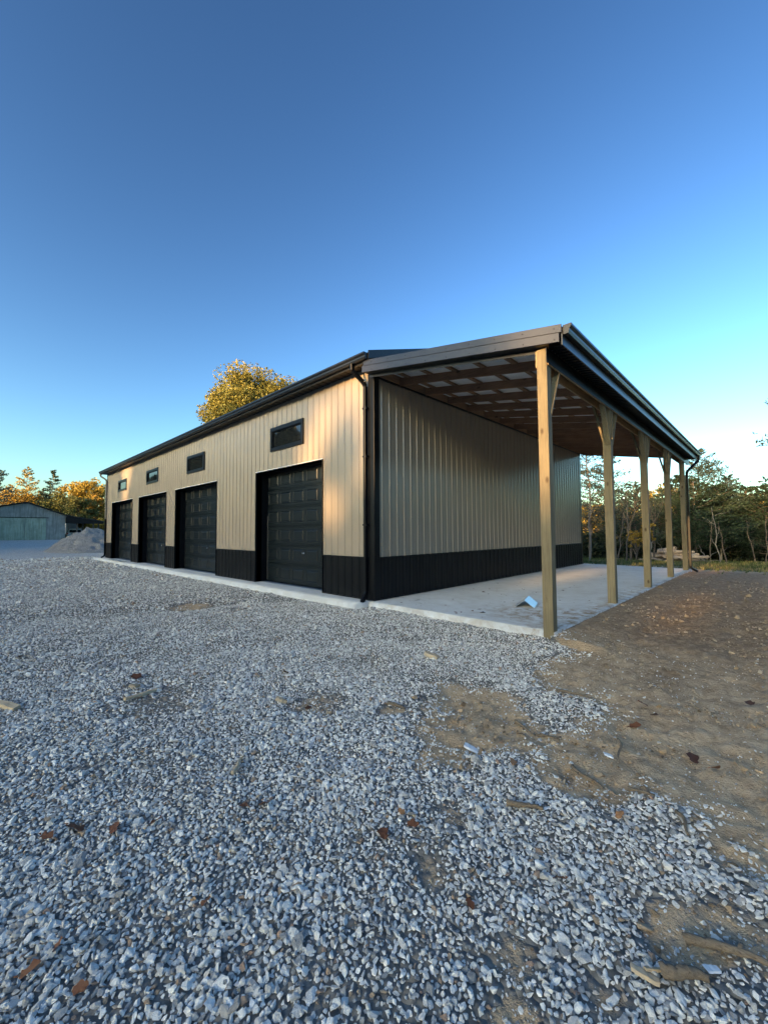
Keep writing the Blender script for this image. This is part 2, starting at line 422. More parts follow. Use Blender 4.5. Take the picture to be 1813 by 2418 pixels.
M['olive'] = leafmat('olive_leaves', [(0, (.06, .07, .025)), (.5, (.11, .12, .04)), (1, (.20, .18, .05))])
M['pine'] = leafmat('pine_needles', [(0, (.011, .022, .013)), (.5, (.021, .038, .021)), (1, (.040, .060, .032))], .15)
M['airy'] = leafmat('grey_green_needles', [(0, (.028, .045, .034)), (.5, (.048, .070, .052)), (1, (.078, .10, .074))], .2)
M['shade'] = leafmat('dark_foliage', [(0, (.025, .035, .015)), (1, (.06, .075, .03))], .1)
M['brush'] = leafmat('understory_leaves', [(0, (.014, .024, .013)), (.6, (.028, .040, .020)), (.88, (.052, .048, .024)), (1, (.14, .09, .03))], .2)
M['grassblade'] = leafmat('grass_blades', [(0, (.05, .075, .02)), (.6, (.10, .12, .04)), (1, (.24, .20, .10))], .3)
M['deadleaf'] = leafmat('dead_leaf', [(0, (.07, .032, .020)), (.5, (.18, .075, .038)), (1, (.36, .19, .09))], .15)

def glass_mat(name, col=(.012, .014, .015)):
    m, t, b = nodemat(name); b.inputs['Base Color'].default_value = (*col, 1); b.inputs['Roughness'].default_value = .03; b.inputs['Specular IOR Level'].default_value = .7
    bump(t, b, noise(t, coords(t), 2.0, 2), .06, .02); return m
M['glass'] = glass_mat('dark_glass')
def plain(name, col, rough=.6, spec=.4):
    m, t, b = nodemat(name); v = coords(t)
    t.links.new(ramp(t, noise(t, v, 9, 4), [(.3, tuple(c*.85 for c in col)), (.7, tuple(min(1, c*1.1) for c in col))]), b.inputs['Base Color'])
    b.inputs['Roughness'].default_value = rough; b.inputs['Specular IOR Level'].default_value = spec; return m
M['carwhite'] = plain('white_car_paint', (.70, .71, .72), .25, .5)
M['tyre'] = plain('tyre_rubber', (.02, .02, .02), .85)
M['red'] = plain('red_lamp_lens', (.35, .02, .02), .3)
M['paper'] = plain('white_scrap', (.75, .76, .76), .7)
M['poly'] = plain('clear_plastic_sheet', (.62, .68, .70), .22, .6)
M['moundm'] = None

# ------------------------------------------------------------------ ground sheet
def axis_coords(lo, hi, step, far0, far1, grow=1.16):
    a = list(np.arange(lo, hi+1e-6, step)); s_ = step; x = a[-1]
    while x < far1: s_ *= grow; x += s_; a.append(x)
    s_ = step; x = a[0]; pre = []
    while x > far0: s_ *= grow; x -= s_; pre.append(x)
    return np.array(pre[::-1]+a)
gx = axis_coords(-1.5, 8.5, .045, -700, 700, 1.10); gy = axis_coords(-6.5, 5.0, .045, -700, 700, 1.10)
GX, GY = np.meshgrid(gx, gy, indexing='ij')
GZ = height(GX, GY)
nx, ny = GX.shape
I = np.arange(nx*ny).reshape(nx, ny)
quads = np.stack([I[:-1, :-1], I[1:, :-1], I[1:, 1:], I[:-1, 1:]], -1).reshape(-1, 4)
gd = dirtness(GX, GY); gg = grassness(GX, GY); dist = np.hypot(GX-CAM[0], GY-CAM[1])
damp = np.clip(ss(-2.2, 1.5, GY+.6*fbm(GX, GY, .5, 3, 90))*ss(3.2, 3.8, GX)*ss(11, 6.0, GX+1.5*fbm(GX, GY, .4, 2, 8))*ss(20, 12, GY)+.9*ss(11.6, 12.4, GY)*ss(18, 14, GY)*ss(8, 4, GX), 0, 1)
trk = np.maximum(np.exp(-((GX-5.0-.12*fbm(GX, GY, .3, 2, 6)-.03*GY)/.20)**2), np.exp(-((GX-6.7-.12*fbm(GX, GY, .3, 2, 6)-.03*GY)/.22)**2))*ss(-2.6, -.5, GY)*(.55+.9*fbm(GX, GY*.5, 1.5, 3, 15))
damp = np.clip(damp+.55*trk, 0, 1)
me = npmesh('ground', np.stack([GX, GY, GZ], -1).reshape(-1, 3), quads, M['ground'],
            dict(dirt=gd.ravel(), grass=gg.ravel(), nearstone=(ss(15, 9, dist)*.9).ravel(), damp=damp.ravel()), True)
tag(put('ground', me), 'grey gravel yard giving way to rutted brown dirt', 'ground', kind='structure')

# ------------------------------------------------------------------ concrete
def slab_mesh(x0, x1, y0, y1, z0, z1, step=.25, soil=None):
    xs = np.linspace(x0, x1, max(2, int((x1-x0)/step)+1)); ys = np.linspace(y0, y1, max(2, int((y1-y0)/step)+1))
    X, Y = np.meshgrid(xs, ys, indexing='ij'); a, b = X.shape; J = np.arange(a*b).reshape(a, b)
    V = [np.stack([X, Y, z1+.002*fbm(X, Y, 1.2, 2, 2)], -1).reshape(-1, 3)]
    Q = [np.stack([J[:-1, :-1], J[1:, :-1], J[1:, 1:], J[:-1, 1:]], -1).reshape(-1, 4)]
    ring = list(J[:, 0])+list(J[-1, 1:])+list(J[-2::-1, -1])+list(J[0, -2:0:-1]); o = a*b
    low = V[0][ring].copy(); low[:, 2] = z0; V.append(low); k = len(ring)
    Q.append(np.array([[ring[i], o+i, o+(i+1) % k, ring[(i+1) % k]] for i in range(k)]))
    V = np.concatenate(V); so = soil(V[:, 0], V[:, 1]) if soil else np.zeros(len(V))
    return npmesh('slab', V, np.concatenate(Q), M['concrete'], dict(soil=so))
def soil(x, y):
    return np.clip(.95*ss(1.5, .2, np.hypot((x-3.1)/1.0, (y-.9)/.8))+.8*ss(3.0, 3.6, x)*ss(10, 3, y)+.12+1.5*(x > 3.61)+.25*(y < -.17), 0, 1)
tag(put('concrete_slab', slab_mesh(.012, 3.625, -.18, 12.12, -.30, 0.0, .12, soil)), 'pale concrete slab under the open lean-to, scattered with leaf scraps', 'slab', kind='structure')
tag(put('concrete_apron', slab_mesh(-22.3, -.03, -.52, .42, -.30, -.012, .25, lambda x, y: .1+0*x)), 'narrow concrete apron along the foot of the garage door wall', 'slab', kind='structure')

# ------------------------------------------------------------------ the metal building
XL, DEP, ZW, HS = -21.88, 12.06, .85, 4.77
barn = empty('pole_barn', (0, 0, 0)); tag(barn, 'long tan ribbed-metal pole barn with black trim, four garage doors and open lean-to', 'building')
DOORS = [(-4.738, -1.679), (-11.0, -7.302), (-15.716, -12.056), (-20.624, -16.816)]
DH, DREC = 3.05, .36
WINS = [(-3.95, -2.43, 3.545, 4.185), (-9.83, -8.29, 3.55, 4.195), (-14.62, -13.03, 3.57, 4.19), (-19.38, -17.82, 3.59, 4.17)]
PITCH = .2286
def rib_profile(u0, u1):
    p = []
    k0 = math.floor(u0/PITCH)-1; k1 = math.ceil(u1/PITCH)+1
    for k in range(k0, k1+1):
        b = k*PITCH
        p += [(b-.030, 0), (b-.012, .019), (b+.012, .019), (b+.030, 0)]
        for q in (PITCH*.40, PITCH*.60): p += [(b+q-.014, 0), (b+q, .0035), (b+q+.014, 0)]
    us = np.array([a for a, _ in p]); ns = np.array([b for _, b in p])
    return us, ns
def ribbed(fn, u0, u1, z0, z1, cuts=()):
    """one roll-formed sheet; fn(u, n, z)->point; cuts (ua, ub, za, zb)"""
    us, ns = rib_profile(u0, u1)
    br = sorted(set([u0, u1]+[a for a in us if u0 < a < u1]+[c for q in cuts for c in q[:2] if u0 < c < u1]))
    mb = MB(); cache = {}
    def vert(u, z):
        key = (round(u, 5), round(z, 5))
        if key not in cache:
            cache[key] = len(mb.v); mb.v.append(tuple(map(float, fn(u, float(np.interp(u, us, ns)), z))))
        return cache[key]
    for a, b in zip(br[:-1], br[1:]):
        if b-a < 1e-5: continue
        mid = (a+b)/2; iv = [(z0, z1)]
        for (ua, ub, za, zb) in cuts:
            if ua < mid < ub:
                nv = []
                for (lo, hi) in iv:
                    if zb <= lo or za >= hi: nv.append((lo, hi)); continue
                    if za > lo: nv.append((lo, za))
                    if zb < hi: nv.append((zb, hi))
                iv = nv
        for lo, hi in iv:
            if hi-lo > 1e-4: mb.f.append((vert(a, lo), vert(b, lo), vert(b, hi), vert(a, hi)))
    return mb
# front wall, one sheet at a time
core = MB()
edges = sorted([XL+.01]+[v for d in DOORS for v in d]+[-.02])
for a, b in zip(edges[::2], edges[1::2]): core.box(a, b, .02, .16, 0, DH)
core.box(XL+.01, -.02, .02, .16, DH, 5.0)
front = core.build('front_wall', M['core'], barn); front['label'] = 'tan ribbed front wall with black wainscot'
fcuts = [(a, b, -1, DH) for a, b in DOORS]+[(a+.02, b-.02, c+.02, d-.02) for a, b, c, d in WINS]
ffn = lambda u, n, z: (u, -n-.004, z)
k = 0; u1 = -.02
while u1 > XL+.02:
    u0 = max(XL+.01, -PITCH*4*(k+1)-PITCH*.15)
    spans = [(ZW, HS)]
    for (ca, cb, cc, cd) in fcuts:
        if ca <= u0 and cb >= u1: spans = [q for lo, hi in spans for q in ((lo, min(hi, cc)), (max(lo, cd), hi)) if q[1]-q[0] > .01]
    for lo, hi in spans:
        mb = ribbed(ffn, u0, u1, lo, hi, fcuts)
        if mb.f: mb.build('siding_panel', M['tan'], front)
    mb = ribbed(ffn, u0, u1, .012, ZW, fcuts)
    if mb.f: mb.build('wainscot_panel', M['black'], front)
    u1 = u0; k += 1
# side wall under the lean-to
sw = MB().box(-.16, -.02, .18, DEP-.02, 0, 4.9).build('side_wall', M['core'], barn); sw['label'] = 'tan ribbed end wall under the lean-to roof'
sfn = lambda u, n, z: (n+.004, u, z)
u0 = .02; k = 0
while u0 < DEP-.03:
    u1 = min(DEP-.02, PITCH*4*(k+1)+PITCH*.15)
    ribbed(sfn, u0, u1, ZW, 4.60).build('siding_panel', M['tan'], sw)
    ribbed(sfn, u0, u1, .012, ZW).build('wainscot_panel', M['black'], sw)
    u0 = u1; k += 1
def screws(pts, d, name):
    mb = MB()
    for p in pts: p = np.array(p); mb.tube([p, p+np.array(d)*.006], [.0085, .006], 6)
    mb.build(name, M['tan'], barn)['kind'] = 'stuff'
inside = lambda x, z: any(a-.06 < x < b+.06 and z < DH+.06 for a, b in DOORS) or any(a-.05 < x < b+.05 and c-.05 < z < e+.05 for a, b, c, e in WINS)
screws([(-PITCH*k-.038, -.004, z) for k in range(1, 95) for z in (1.0, 1.7, 2.4, 3.1, 3.8, 4.5) if not inside(-PITCH*k-.038, z) and -PITCH*k > XL+.2], (0, -1, 0), 'wall_screws')
screws([(.004, PITCH*k+.038, z) for k in range(1, 52) for z in (1.0, 1.7, 2.4, 3.1, 3.8, 4.45)], (1, 0, 0), 'wall_screws')
# rear, left and gable walls close the box
MB().box(XL, -.02, DEP-.14, DEP, 0, 4.9).build('rear_wall', M['tan'], barn)
MB().box(XL, XL+.14, .17, DEP-.15, 0, 4.9).build('left_wall', M['tan'], barn)
RIDGE = 4.9+.344*(DEP/2)
for nm, xa, xb in (('gable', -.15, -.005), ('gable', XL+.005, XL+.15)):
    MB().add([(xa, .02, 4.9), (xa, DEP-.02, 4.9), (xa, DEP/2, RIDGE-.08), (xb, .02, 4.9), (xb, DEP-.02, 4.9), (xb, DEP/2, RIDGE-.08)], [(0, 2, 1), (3, 4, 5), (0, 1, 4, 3), (1, 2, 5, 4), (2, 0, 3, 5)]).build(nm, M['tan'], barn)
# trims
def trim(name, mb, par=None, mat='black', bev=.003): return mb.build(name, M[mat], par or barn, bevel=bev)
trim('corner_trim', MB().box(-.145, .028, -.030, -.0245, .0, HS).box(.0245, .030, -.0245, .125, .0, 4.60))
trim('corner_trim', MB().box(XL-.02, XL+.13, -.030, -.0245, 0, HS).box(XL-.026, XL-.02, -.03, .1, 0, HS))
trim('corner_trim', MB().box(.0245, .030, DEP-.12, DEP+.01, 0, 4.60))
ex = [XL+.13]+sorted(v for d in DOORS for v in d)+[-.145]
for a, b in zip(ex[::2], ex[1::2]):
    if b-a > .05:
        trim('base_trim', MB().box(a, b, -.029, -.005, -.006, .014))
        trim('wainscot_cap', MB().box(a, b, -.030, -.006, ZW-.012, ZW+.012))
trim('base_trim', MB().box(.006, .029, .125, DEP-.12, .001, .016)); trim('wainscot_cap', MB().box(.006, .030, .125, DEP-.12, ZW-.012, ZW+.012))
trim('wall_top_trim', MB().box(.006, .045, .1, DEP, 4.535, 4.60))
# garage doors
def panel_mesh(w, h):
    rings = [(0, 0), (.012, .010), (.028, -.004), (.050, .006)]
    v = []
    for ins, d in rings:
        a, b = w/2-ins, h/2-ins
        v += [(-a, -d, -b), (a, -d, -b), (a, -d, b), (-a, -d, b)]
    f = []
    for r in range(3):
        for i in range(4):
            j = (i+1) % 4; f.append((r*4+i, r*4+j, r*4+4+j, r*4+4+i))
    f.append((12, 13, 14, 15))
    return MB().add(v, f)
for di, (a, b) in enumerate(DOORS):
    W = b-a; y = DREC
    gdoor = MB().box(a-.05, b+.05, y+.045, y+.07, 0, DH+.1).build('garage_door', M['core'], barn)
    gdoor['label'] = ['black panelled garage door nearest the corner, with a bright handle', 'second black garage door from the near corner', 'third black garage door from the near corner', 'farthest black garage door, at the left end'][di]
    sh = (DH+.04)/6
    sec = MB()
    z0, z1 = .004, sh-.004
    prof = [(.045, z0), (.0, z0), (.0, z0+.018), (.006, z0+.022), (.0, z0+.026), (0, z0+.040), (.006, z0+.044), (0, z0+.048), (.0, z1-.046), (.006, z1-.042), (0, z1-.038), (0, z1-.022), (.006, z1-.018), (0, z1-.014), (.0, z1), (.045, z1)]
    sec.extrude(prof, a-.04, b+.04, lambda t, n, z: (t, y+n, z))
    sme = sec.mesh('door_section', M['door'])
    pw = W/5; pme = panel_mesh(pw*.80, sh*.60).mesh('raised_panel', M['door'])
    for r in range(6):
        put('door_section', sme, gdoor, 0, (0, 0, r*sh+.004))
        for c in range(5): put('raised_panel', pme, gdoor, 0, (a+pw*(c+.5), y-.0015, r*sh+sh*.5+.004))
    hx = a+W*.60; hz = sh*1.62
    MB().box(hx-.06, hx+.06, y-.055, y-.035, hz-.012, hz+.012).box(hx-.012, hx+.012, y-.035, y, hz-.02, hz+.02).build('handle', M['chrome'], gdoor, bevel=.004)
    # jambs, head trim with a thin tan drip edge
    trim('door_jamb', MB().box(a-.012, a, -.032, y+.045, -.01, DH)); trim('door_jamb', MB().box(b, b+.012, -.032, y+.045, -.01, DH))
    trim('door_head', MB().box(a-.012, b+.012, -.032, y+.045, DH, DH+.012))
    trim('drip_edge', MB().box(a-.02, b+.02, -.038, -.006, DH+.013, DH+.030), None, 'white', 0)
    MB().box(a+.002, a+.009, y-.012, y-.001, .03, DH-1.2).build('weather_seal', M['tan'] if di == 0 else M['core'], gdoor)
# windows
for wi, (a, b, c, d) in enumerate(WINS):
    fr = MB(); t_ = .105; y0 = -.052
    fr.box(a, b, y0, .03, d-t_, d).box(a, b, y0, .03, c, c+t_*.85).box(a, a+t_*.85, y0, .03, c+t_*.85, d-t_).box(b-t_*.85, b, y0, .03, c+t_*.85, d-t_)
    wn = fr.build('window', M['black'], barn, bevel=.006); wn['label'] = ['long black-framed window above the nearest garage door', 'black-framed window above the second garage door', 'black-framed window above the third garage door', 'black-framed window above the farthest garage door, reflecting sky'][wi]
    MB().box(a+.08, b-.08, .004, .014, c+.08, d-.09).build('pane', M['glass'], wn)
    s_ = MB(); e = .018
    s_.box(a+.089, b-.089, -.02, .012, c+.089, c+.089+e).box(a+.089, b-.089, -.02, .012, d-.105-e, d-.105).box(a+.089, a+.089+e, -.02, .012, c+.089+e, d-.105-e).box(b-.089-e, b-.089, -.02, .012, c+.089+e, d-.105-e)
    s_.build('sash', M['black'], wn)
# main roof
def roof_sheet(name, fn, u0, u1, z0, z1, mat, par):
    mb = ribbed(fn, u0, u1, z0, z1); return mb.build(name, mat, par)
SL = .344
roof = empty('roof'); roof.parent = barn
roof_sheet('roof_panel', lambda u, n, z: (u, z, 4.92+SL*(z+.3)+n), XL-.2, .17, -.33, DEP/2, M['roof'], roof)
roof_sheet('roof_panel', lambda u, n, z: (u, z, 4.92+SL*(DEP+.3-z)+n), XL-.2, .17, DEP/2, DEP+.33, M['roof'], roof)
MB().bar((XL-.2, DEP/2, 4.955+SL*(DEP/2+.3)), (.17, DEP/2, 4.955+SL*(DEP/2+.3)), .3, .03).build('ridge_cap', M['roof'], roof)
for xa in (.165, XL-.215):
    mb = MB()
    for ya, yb in ((-.32, DEP/2), (DEP+.32, DEP/2)):
        za, zb = 4.92, 4.92+SL*(DEP/2+.3)
        mb.add([(xa, ya, za-.13), (xa, yb, zb-.13), (xa, yb, zb+.035), (xa, ya, za+.035), (xa+.02, ya, za-.13), (xa+.02, yb, zb-.13), (xa+.02, yb, zb+.035), (xa+.02, ya, za+.035)], [(0,1,2,3),(7,6,5,4),(0,4,5,1),(1,5,6,2),(2,6,7,3),(3,7,4,0)])
        if xa > 0: mb.add([(0, ya, za-.13), (xa, ya, za-.13), (xa, yb, zb-.13), (0, yb, zb-.13)], [(0, 1, 2, 3)])
    mb.build('rake_trim', M['roof'], roof)
# front eave: soffit, fascia, gutter
sof = MB()
for i in range(int(22.1/.2)):
    xa = XL-.15+i*.2
    sof.add([(xa, -.005, HS), (xa, -.28, HS), (xa+.17, -.28, HS), (xa+.17, -.005, HS), (xa+.185, -.28, HS+.012), (xa+.185, -.005, HS+.012), (xa+.2, -.28, HS), (xa+.2, -.005, HS)], [(0, 1, 2, 3), (3, 2, 4, 5), (5, 4, 6, 7)])
sof.build('eave_soffit', M['black'], barn)
MB().box(XL-.2, .165, -.30, -.28, HS-.03, 4.925).build('eave_fascia', M['roof'], barn)
GUT = [(.0, .125), (.0, .0), (.075, .0), (.090, .035), (.092, .060), (.122, .095), (.122, .125), (.108, .125), (.108, .118), (.116, .115), (.116, .098), (.086, .064), (.084, .038), (.072, .006), (.006, .006), (.006, .125)]
def gutter(fn, a, b, name='gutter'):
    mb = MB().extrude(GUT, a, b, fn)
    for t in (a, b):
        o = len(mb.v); e = .002 if t == b else -.002
        ring = GUT[:8]
        mb.v += [tuple(map(float, fn(t+e, n, z))) for n, z in ring]; mb.f.append(tuple(range(o, o+len(ring))))
    return mb.build(name, M['roof'], barn)
gutter(lambda t, n, z: (t, -.301-n, 4.782+z), XL-.17, .15)
def downspout(path, w_=.075, d_=.055, mat='black', name='downspout', up=(0, 0, 1)):
    mb = MB()
    for p, q in zip(path[:-1], path[1:]): mb.bar(p, q, w_, d_, up)
    return mb.build(name, M[mat], barn, bevel=.008)
downspout([(-.27, -.355, 4.80), (-.27, -.345, 4.66), (-.245, -.30, 4.61), (-.19, -.12, 4.46), (-.175, -.072, 4.38), (-.175, -.072, .17), (-.165, -.10, .11), (-.10, -.24, .01), (-.085, -.27, -.01)], .085, .06, 'black', 'downspout', (1, 0, 0))
for zz in (2.9, 3.9, 1.5): MB().box(-.235, -.115, -.109, -.030, zz, zz+.035).build('pipe_strap', M['black'], barn)
downspout([(XL-.02, -.355, 4.80), (XL-.02, -.345, 4.66), (XL, -.30, 4.61), (XL+.05, -.12, 4.48), (XL+.06, -.072, 4.40), (XL+.06, -.072, 2.2)], .08, .06, 'tan', 'downspout', (1, 0, 0))
downspout([(XL+.06, -.072, 2.2), (XL+.06, -.072, .15), (XL+.05, -.12, .06), (XL+.02, -.24, .01)], .081, .061, 'black', 'downspout', (1, 0, 0))

# ------------------------------------------------------------------ lean-to
LS = .173
def zl(x, base): return base-LS*x
lroof = empty('lean_to_roof'); lroof.parent = barn; lroof['label'] = 'shallow shed roof over the open bay, pale fleece underside'
Y0, Y1 = -.28, DEP+.28
roof_sheet('roof_panel', lambda u, n, z: (z, u, zl(z, 4.765)+n), Y0, Y1, .01, 3.87, M['roof'], lroof)
MB().add([(.01, Y0, 4.752), (3.86, Y0, zl(3.86, 4.754)), (3.86, Y1, zl(3.86, 4.754)), (.01, Y1, 4.752)], [(3, 2, 1, 0)]).build('roof_underlay', M['fleece'], lroof)
# rafters, purlins
def raft(y, par=barn, x0=.074, x1=3.82, base=4.555, h=.165, w_=.04, name='rafter'):
    MB().hexa([(x0, y-w_/2, zl(x0, base)), (x1, y-w_/2, zl(x1, base)), (x1, y+w_/2, zl(x1, base)), (x0, y+w_/2, zl(x0, base)),
               (x0, y-w_/2, zl(x0, base)+h), (x1, y-w_/2, zl(x1, base)+h), (x1, y+w_/2, zl(x1, base)+h), (x0, y+w_/2, zl(x0, base)+h)]).build(name, M['rafter'], par, bevel=.003)
ys = [-.10]+[.74+.89*k for k in range(13)]+[DEP-.02]
for y in ys: raft(y)
for i in range(6):
    x = .30+.60*i; zc = zl(x, 4.7215)
    MB().bar((x, Y0+.03, zc), (x, Y1-.03, zc), .089, .036, (LS, 0, 1)).build('purlin', M['purlin'], barn, bevel=.003)
MB().hexa([(.034, -.1, 4.57), (.07, -.1, 4.57), (.07, DEP+.1, 4.57), (.034, DEP+.1, 4.57), (.034, -.1, 4.742), (.07, -.1, 4.737), (.07, DEP+.1, 4.737), (.034, DEP+.1, 4.742)]).build('ledger_board', M['purlin'], barn, bevel=.003)
# posts with headers and knee braces
PX = 3.54; PYS = [-.115, 2.85, 5.80, 8.71, 11.46]
for i, y in enumerate(PYS):
    p = MB().box(PX-.07, PX+.07, y-.07, y+.07, -.35 if i == 0 else -.02, 3.93).build('post', M['treated'], barn, bevel=.004)
    p['label'] = ['near corner post of squared treated timber', 'second lean-to post from the front', 'third lean-to post from the front', 'fourth lean-to post from the front', 'rear lean-to post beside a black downspout'][i]
    for s in ((1,) if i == 0 else (-1,) if i == 4 else (-1, 1)):
        MB().bar((PX+.03, y+s*.055, 3.02), (PX+.03, y+s*.42, 3.74), .036, .09, (0, 1, 0) if False else (1, 0, 0)).build('knee_brace', M['brace'], p, bevel=.003)
    if 0 < i < 4:
        MB().bar((PX-.05, y, 3.06), (PX-.27, y, 3.99), .038, .10, (0, 1, 0)).build('knee_brace', M['brace'], p, bevel=.003)
        MB().box(PX+.071, PX+.092, y-.02, y+.02, 3.12, 3.68).build('post_cleat', M['brace'], p, bevel=.003)
for x in (PX-.092, PX+.073):
    MB().box(x, x+.038-.019, -.17, DEP+.1, 3.69, 3.925).build('header_beam', M['header'], barn, bevel=.003)
# eave: black header cladding, ribbed soffit, fascia, gutter
MB().box(PX+.093, PX+.102, -.26, DEP+.26, 3.70, 3.90).build('header_cladding', M['black'], barn)
sf = MB(); y = Y0+.02
while y < Y1-.03:
    za, zb = 3.905, 3.875
    sf.add([(3.64, y, za), (3.85, y, zb), (3.85, y+.055, zb), (3.64, y+.055, za), (3.85, y+.07, zb+.016), (3.64, y+.07, za+.016), (3.85, y+.10, zb+.016), (3.64, y+.10, za+.016), (3.85, y+.114, zb), (3.64, y+.114, za)], [(0, 1, 2, 3), (3, 2, 4, 5), (5, 4, 6, 7), (7, 6, 8, 9)]); y += .1143
sf.build('eave_soffit', M['black'], barn)
MB().box(3.851, 3.868, Y0, Y1, 3.86, 4.105).build('eave_fascia', M['roof'], barn)
gutter(lambda t, n, z: (3.869+n*.9, t, 4.003+z), -.262, DEP+.45)
# front rake: two black strips, the dark underside behind them
def rake(y, dirn, a0, a1, b0, b1, nm='rake_trim', x0=-.03, x1=3.86):
    MB().hexa([(x0, y, zl(x0, a0)), (x1, y, zl(x1, a0)), (x1, y+dirn, zl(x1, a0)), (x0, y+dirn, zl(x0, a0)),
               (x0, y, zl(x0, a1)), (x1, y, zl(x1, a1)), (x1, y+dirn, zl(x1, a1)), (x0, y+dirn, zl(x0, a1))]).build(nm, M['rake' if nm == 'rake_trim' else 'roof'], barn, bevel=.003)
rake(-.312, .02, 4.69, 4.80, 0, 0, 'rake_trim', .02, 3.865)
rake(-.302, .018, 4.565, 4.692, 0, 0, 'rake_trim', -.03, 3.83)
rake(-.283, .17, 4.562, 4.57, 0, 0, 'rake_soffit', .0, 3.84)
rake(-.135, .012, 4.50, 4.70, 0, 0, 'rake_backing', .0, 3.60)
rake(DEP+.29, .02, 4.56, 4.80, 0, 0, 'rake_trim', .02, 3.86)
sc = MB()
for i in range(9):
    x = .25+i*.44
    for q in (4.745, 4.60): sc.tube([(x, -.313 if q > 4.7 else -.303, zl(x, q)), (x, -.320 if q > 4.7 else -.310, zl(x, q))], [.007, .006], 6)
sc.build('trim_screws', M['black'], barn)['kind'] = 'stuff'
downspout([(3.92, DEP+.33, 4.02), (3.91, DEP+.33, 3.86), (3.87, DEP+.30, 3.80), (3.68, DEP-.28, 3.45), (3.66, DEP-.45, 3.36), (3.66, DEP-.50, 3.28), (3.66, DEP-.50, .14), (3.70, DEP-.53, .06), (3.86, DEP-.62, -.02)], .075, .075, 'black', 'downspout', (0, 1, 0))

# ------------------------------------------------------------------ leaves helper
def quads_from(cent, a, b):
    n = len(cent); V = np.empty((n, 4, 3)); V[:, 0] = cent-a; V[:, 1] = cent+b; V[:, 2] = cent+a; V[:, 3] = cent-b
    return V.reshape(-1, 3), np.arange(4*n).reshape(n, 4)
def unit(v): return v/(np.linalg.norm(v, axis=-1, keepdims=True)+1e-9)
def leaf_cloud(cent, size, rng, aspect=.55, flat=0.0, outward=None):
    n = len(cent); d = unit(rng.normal(size=(n, 3)))
    if flat: d[:, 2] *= (1-flat); d = unit(d)
    if outward is not None: d = unit(d*.7+outward)
    e = unit(np.cross(d, rng.normal(size=(n, 3))))
    s = size*rng.uniform(.6, 1.35, (n, 1))
    return quads_from(cent, d*s*.5, e*s*.5*aspect)
def crown_mesh(name, parts, mat):
    V = []; Q = []; T = []; o = 0
    for v, q, t in parts:
        V.append(v); Q.append(q+o); T.append(np.repeat(t, 4)); o += len(v)
    return npmesh(name, np.concatenate(V), np.concatenate(Q), mat, dict(tint=np.concatenate(T)))
def limb(mb, p, q, r0, r1, rng, n=4, sag=.08, sides=5):
    p = np.array(p, float); q = np.array(q, float); L = np.linalg.norm(q-p); pts = []; rs = []
    for i in range(n+1):
        t = i/n; j = rng.normal(size=3)*L*sag*math.sin(math.pi*t)*.6
        pts.append(p*(1-t)+q*t+j); rs.append(r0*(1-t)+r1*t)
    mb.tube(pts, rs, sides, False); return pts

def broadleaf(name, loc, H, R, zc, rz, mat, nclump, nleaf, size, seed, bark='bark', label=None, cat='tree', group=None, lobes=1.0):
    """H total height, crown centre zc, radii R (horizontal) and rz (vertical)"""
    rng = np.random.default_rng(seed); t = empty(name, tuple(map(float, loc)))
    tag(t, label, cat, group)
    cl = []
    while len(cl) < nclump:
        d = unit(rng.normal(size=3)); rr = rng.uniform(.35, 1.0)**.6
        bumpy = 1+.22*lobes*math.sin(3*math.atan2(d[1], d[0])+seed)+.18*lobes*math.sin(5*d[2]+seed*1.7)
        p = d*rr*bumpy*.86; cl.append(np.array([p[0]*R, p[1]*R, zc+p[2]*rz*(1.0 if p[2] > 0 else .85)]))
    mb = MB(); top = zc+rz*.35
    spine = limb(mb, (0, 0, -.3), (rng.normal()*.3, rng.normal()*.3, top), .026*H*.7, .03, rng, 7, .03, 8)
    for c in cl[::2]:
        k = min(6, max(2, int((c[2]-rz*.5)/top*7))); s0 = np.array(spine[k]); limb(mb, s0, c, .05+.004*H, .012, rng, 4, .10, 5)
    mb.build('trunk', M[bark], t, True)
    parts = []
    per = nleaf//nclump
    for c in cl:
        cr = R*rng.uniform(.16, .32); d = unit(rng.normal(size=(per, 3))); r = cr*rng.uniform(.15, 1.0, (per, 1))**.45
        p = c+d*r*np.array([1, 1, .8]); v, q = leaf_cloud(p, size, rng, .62)
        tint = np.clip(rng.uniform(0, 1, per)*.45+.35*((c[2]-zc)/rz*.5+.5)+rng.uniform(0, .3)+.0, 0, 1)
        parts.append((v, q, tint))
    put('crown', crown_mesh(name+'_crown', parts, mat), t)
    return t
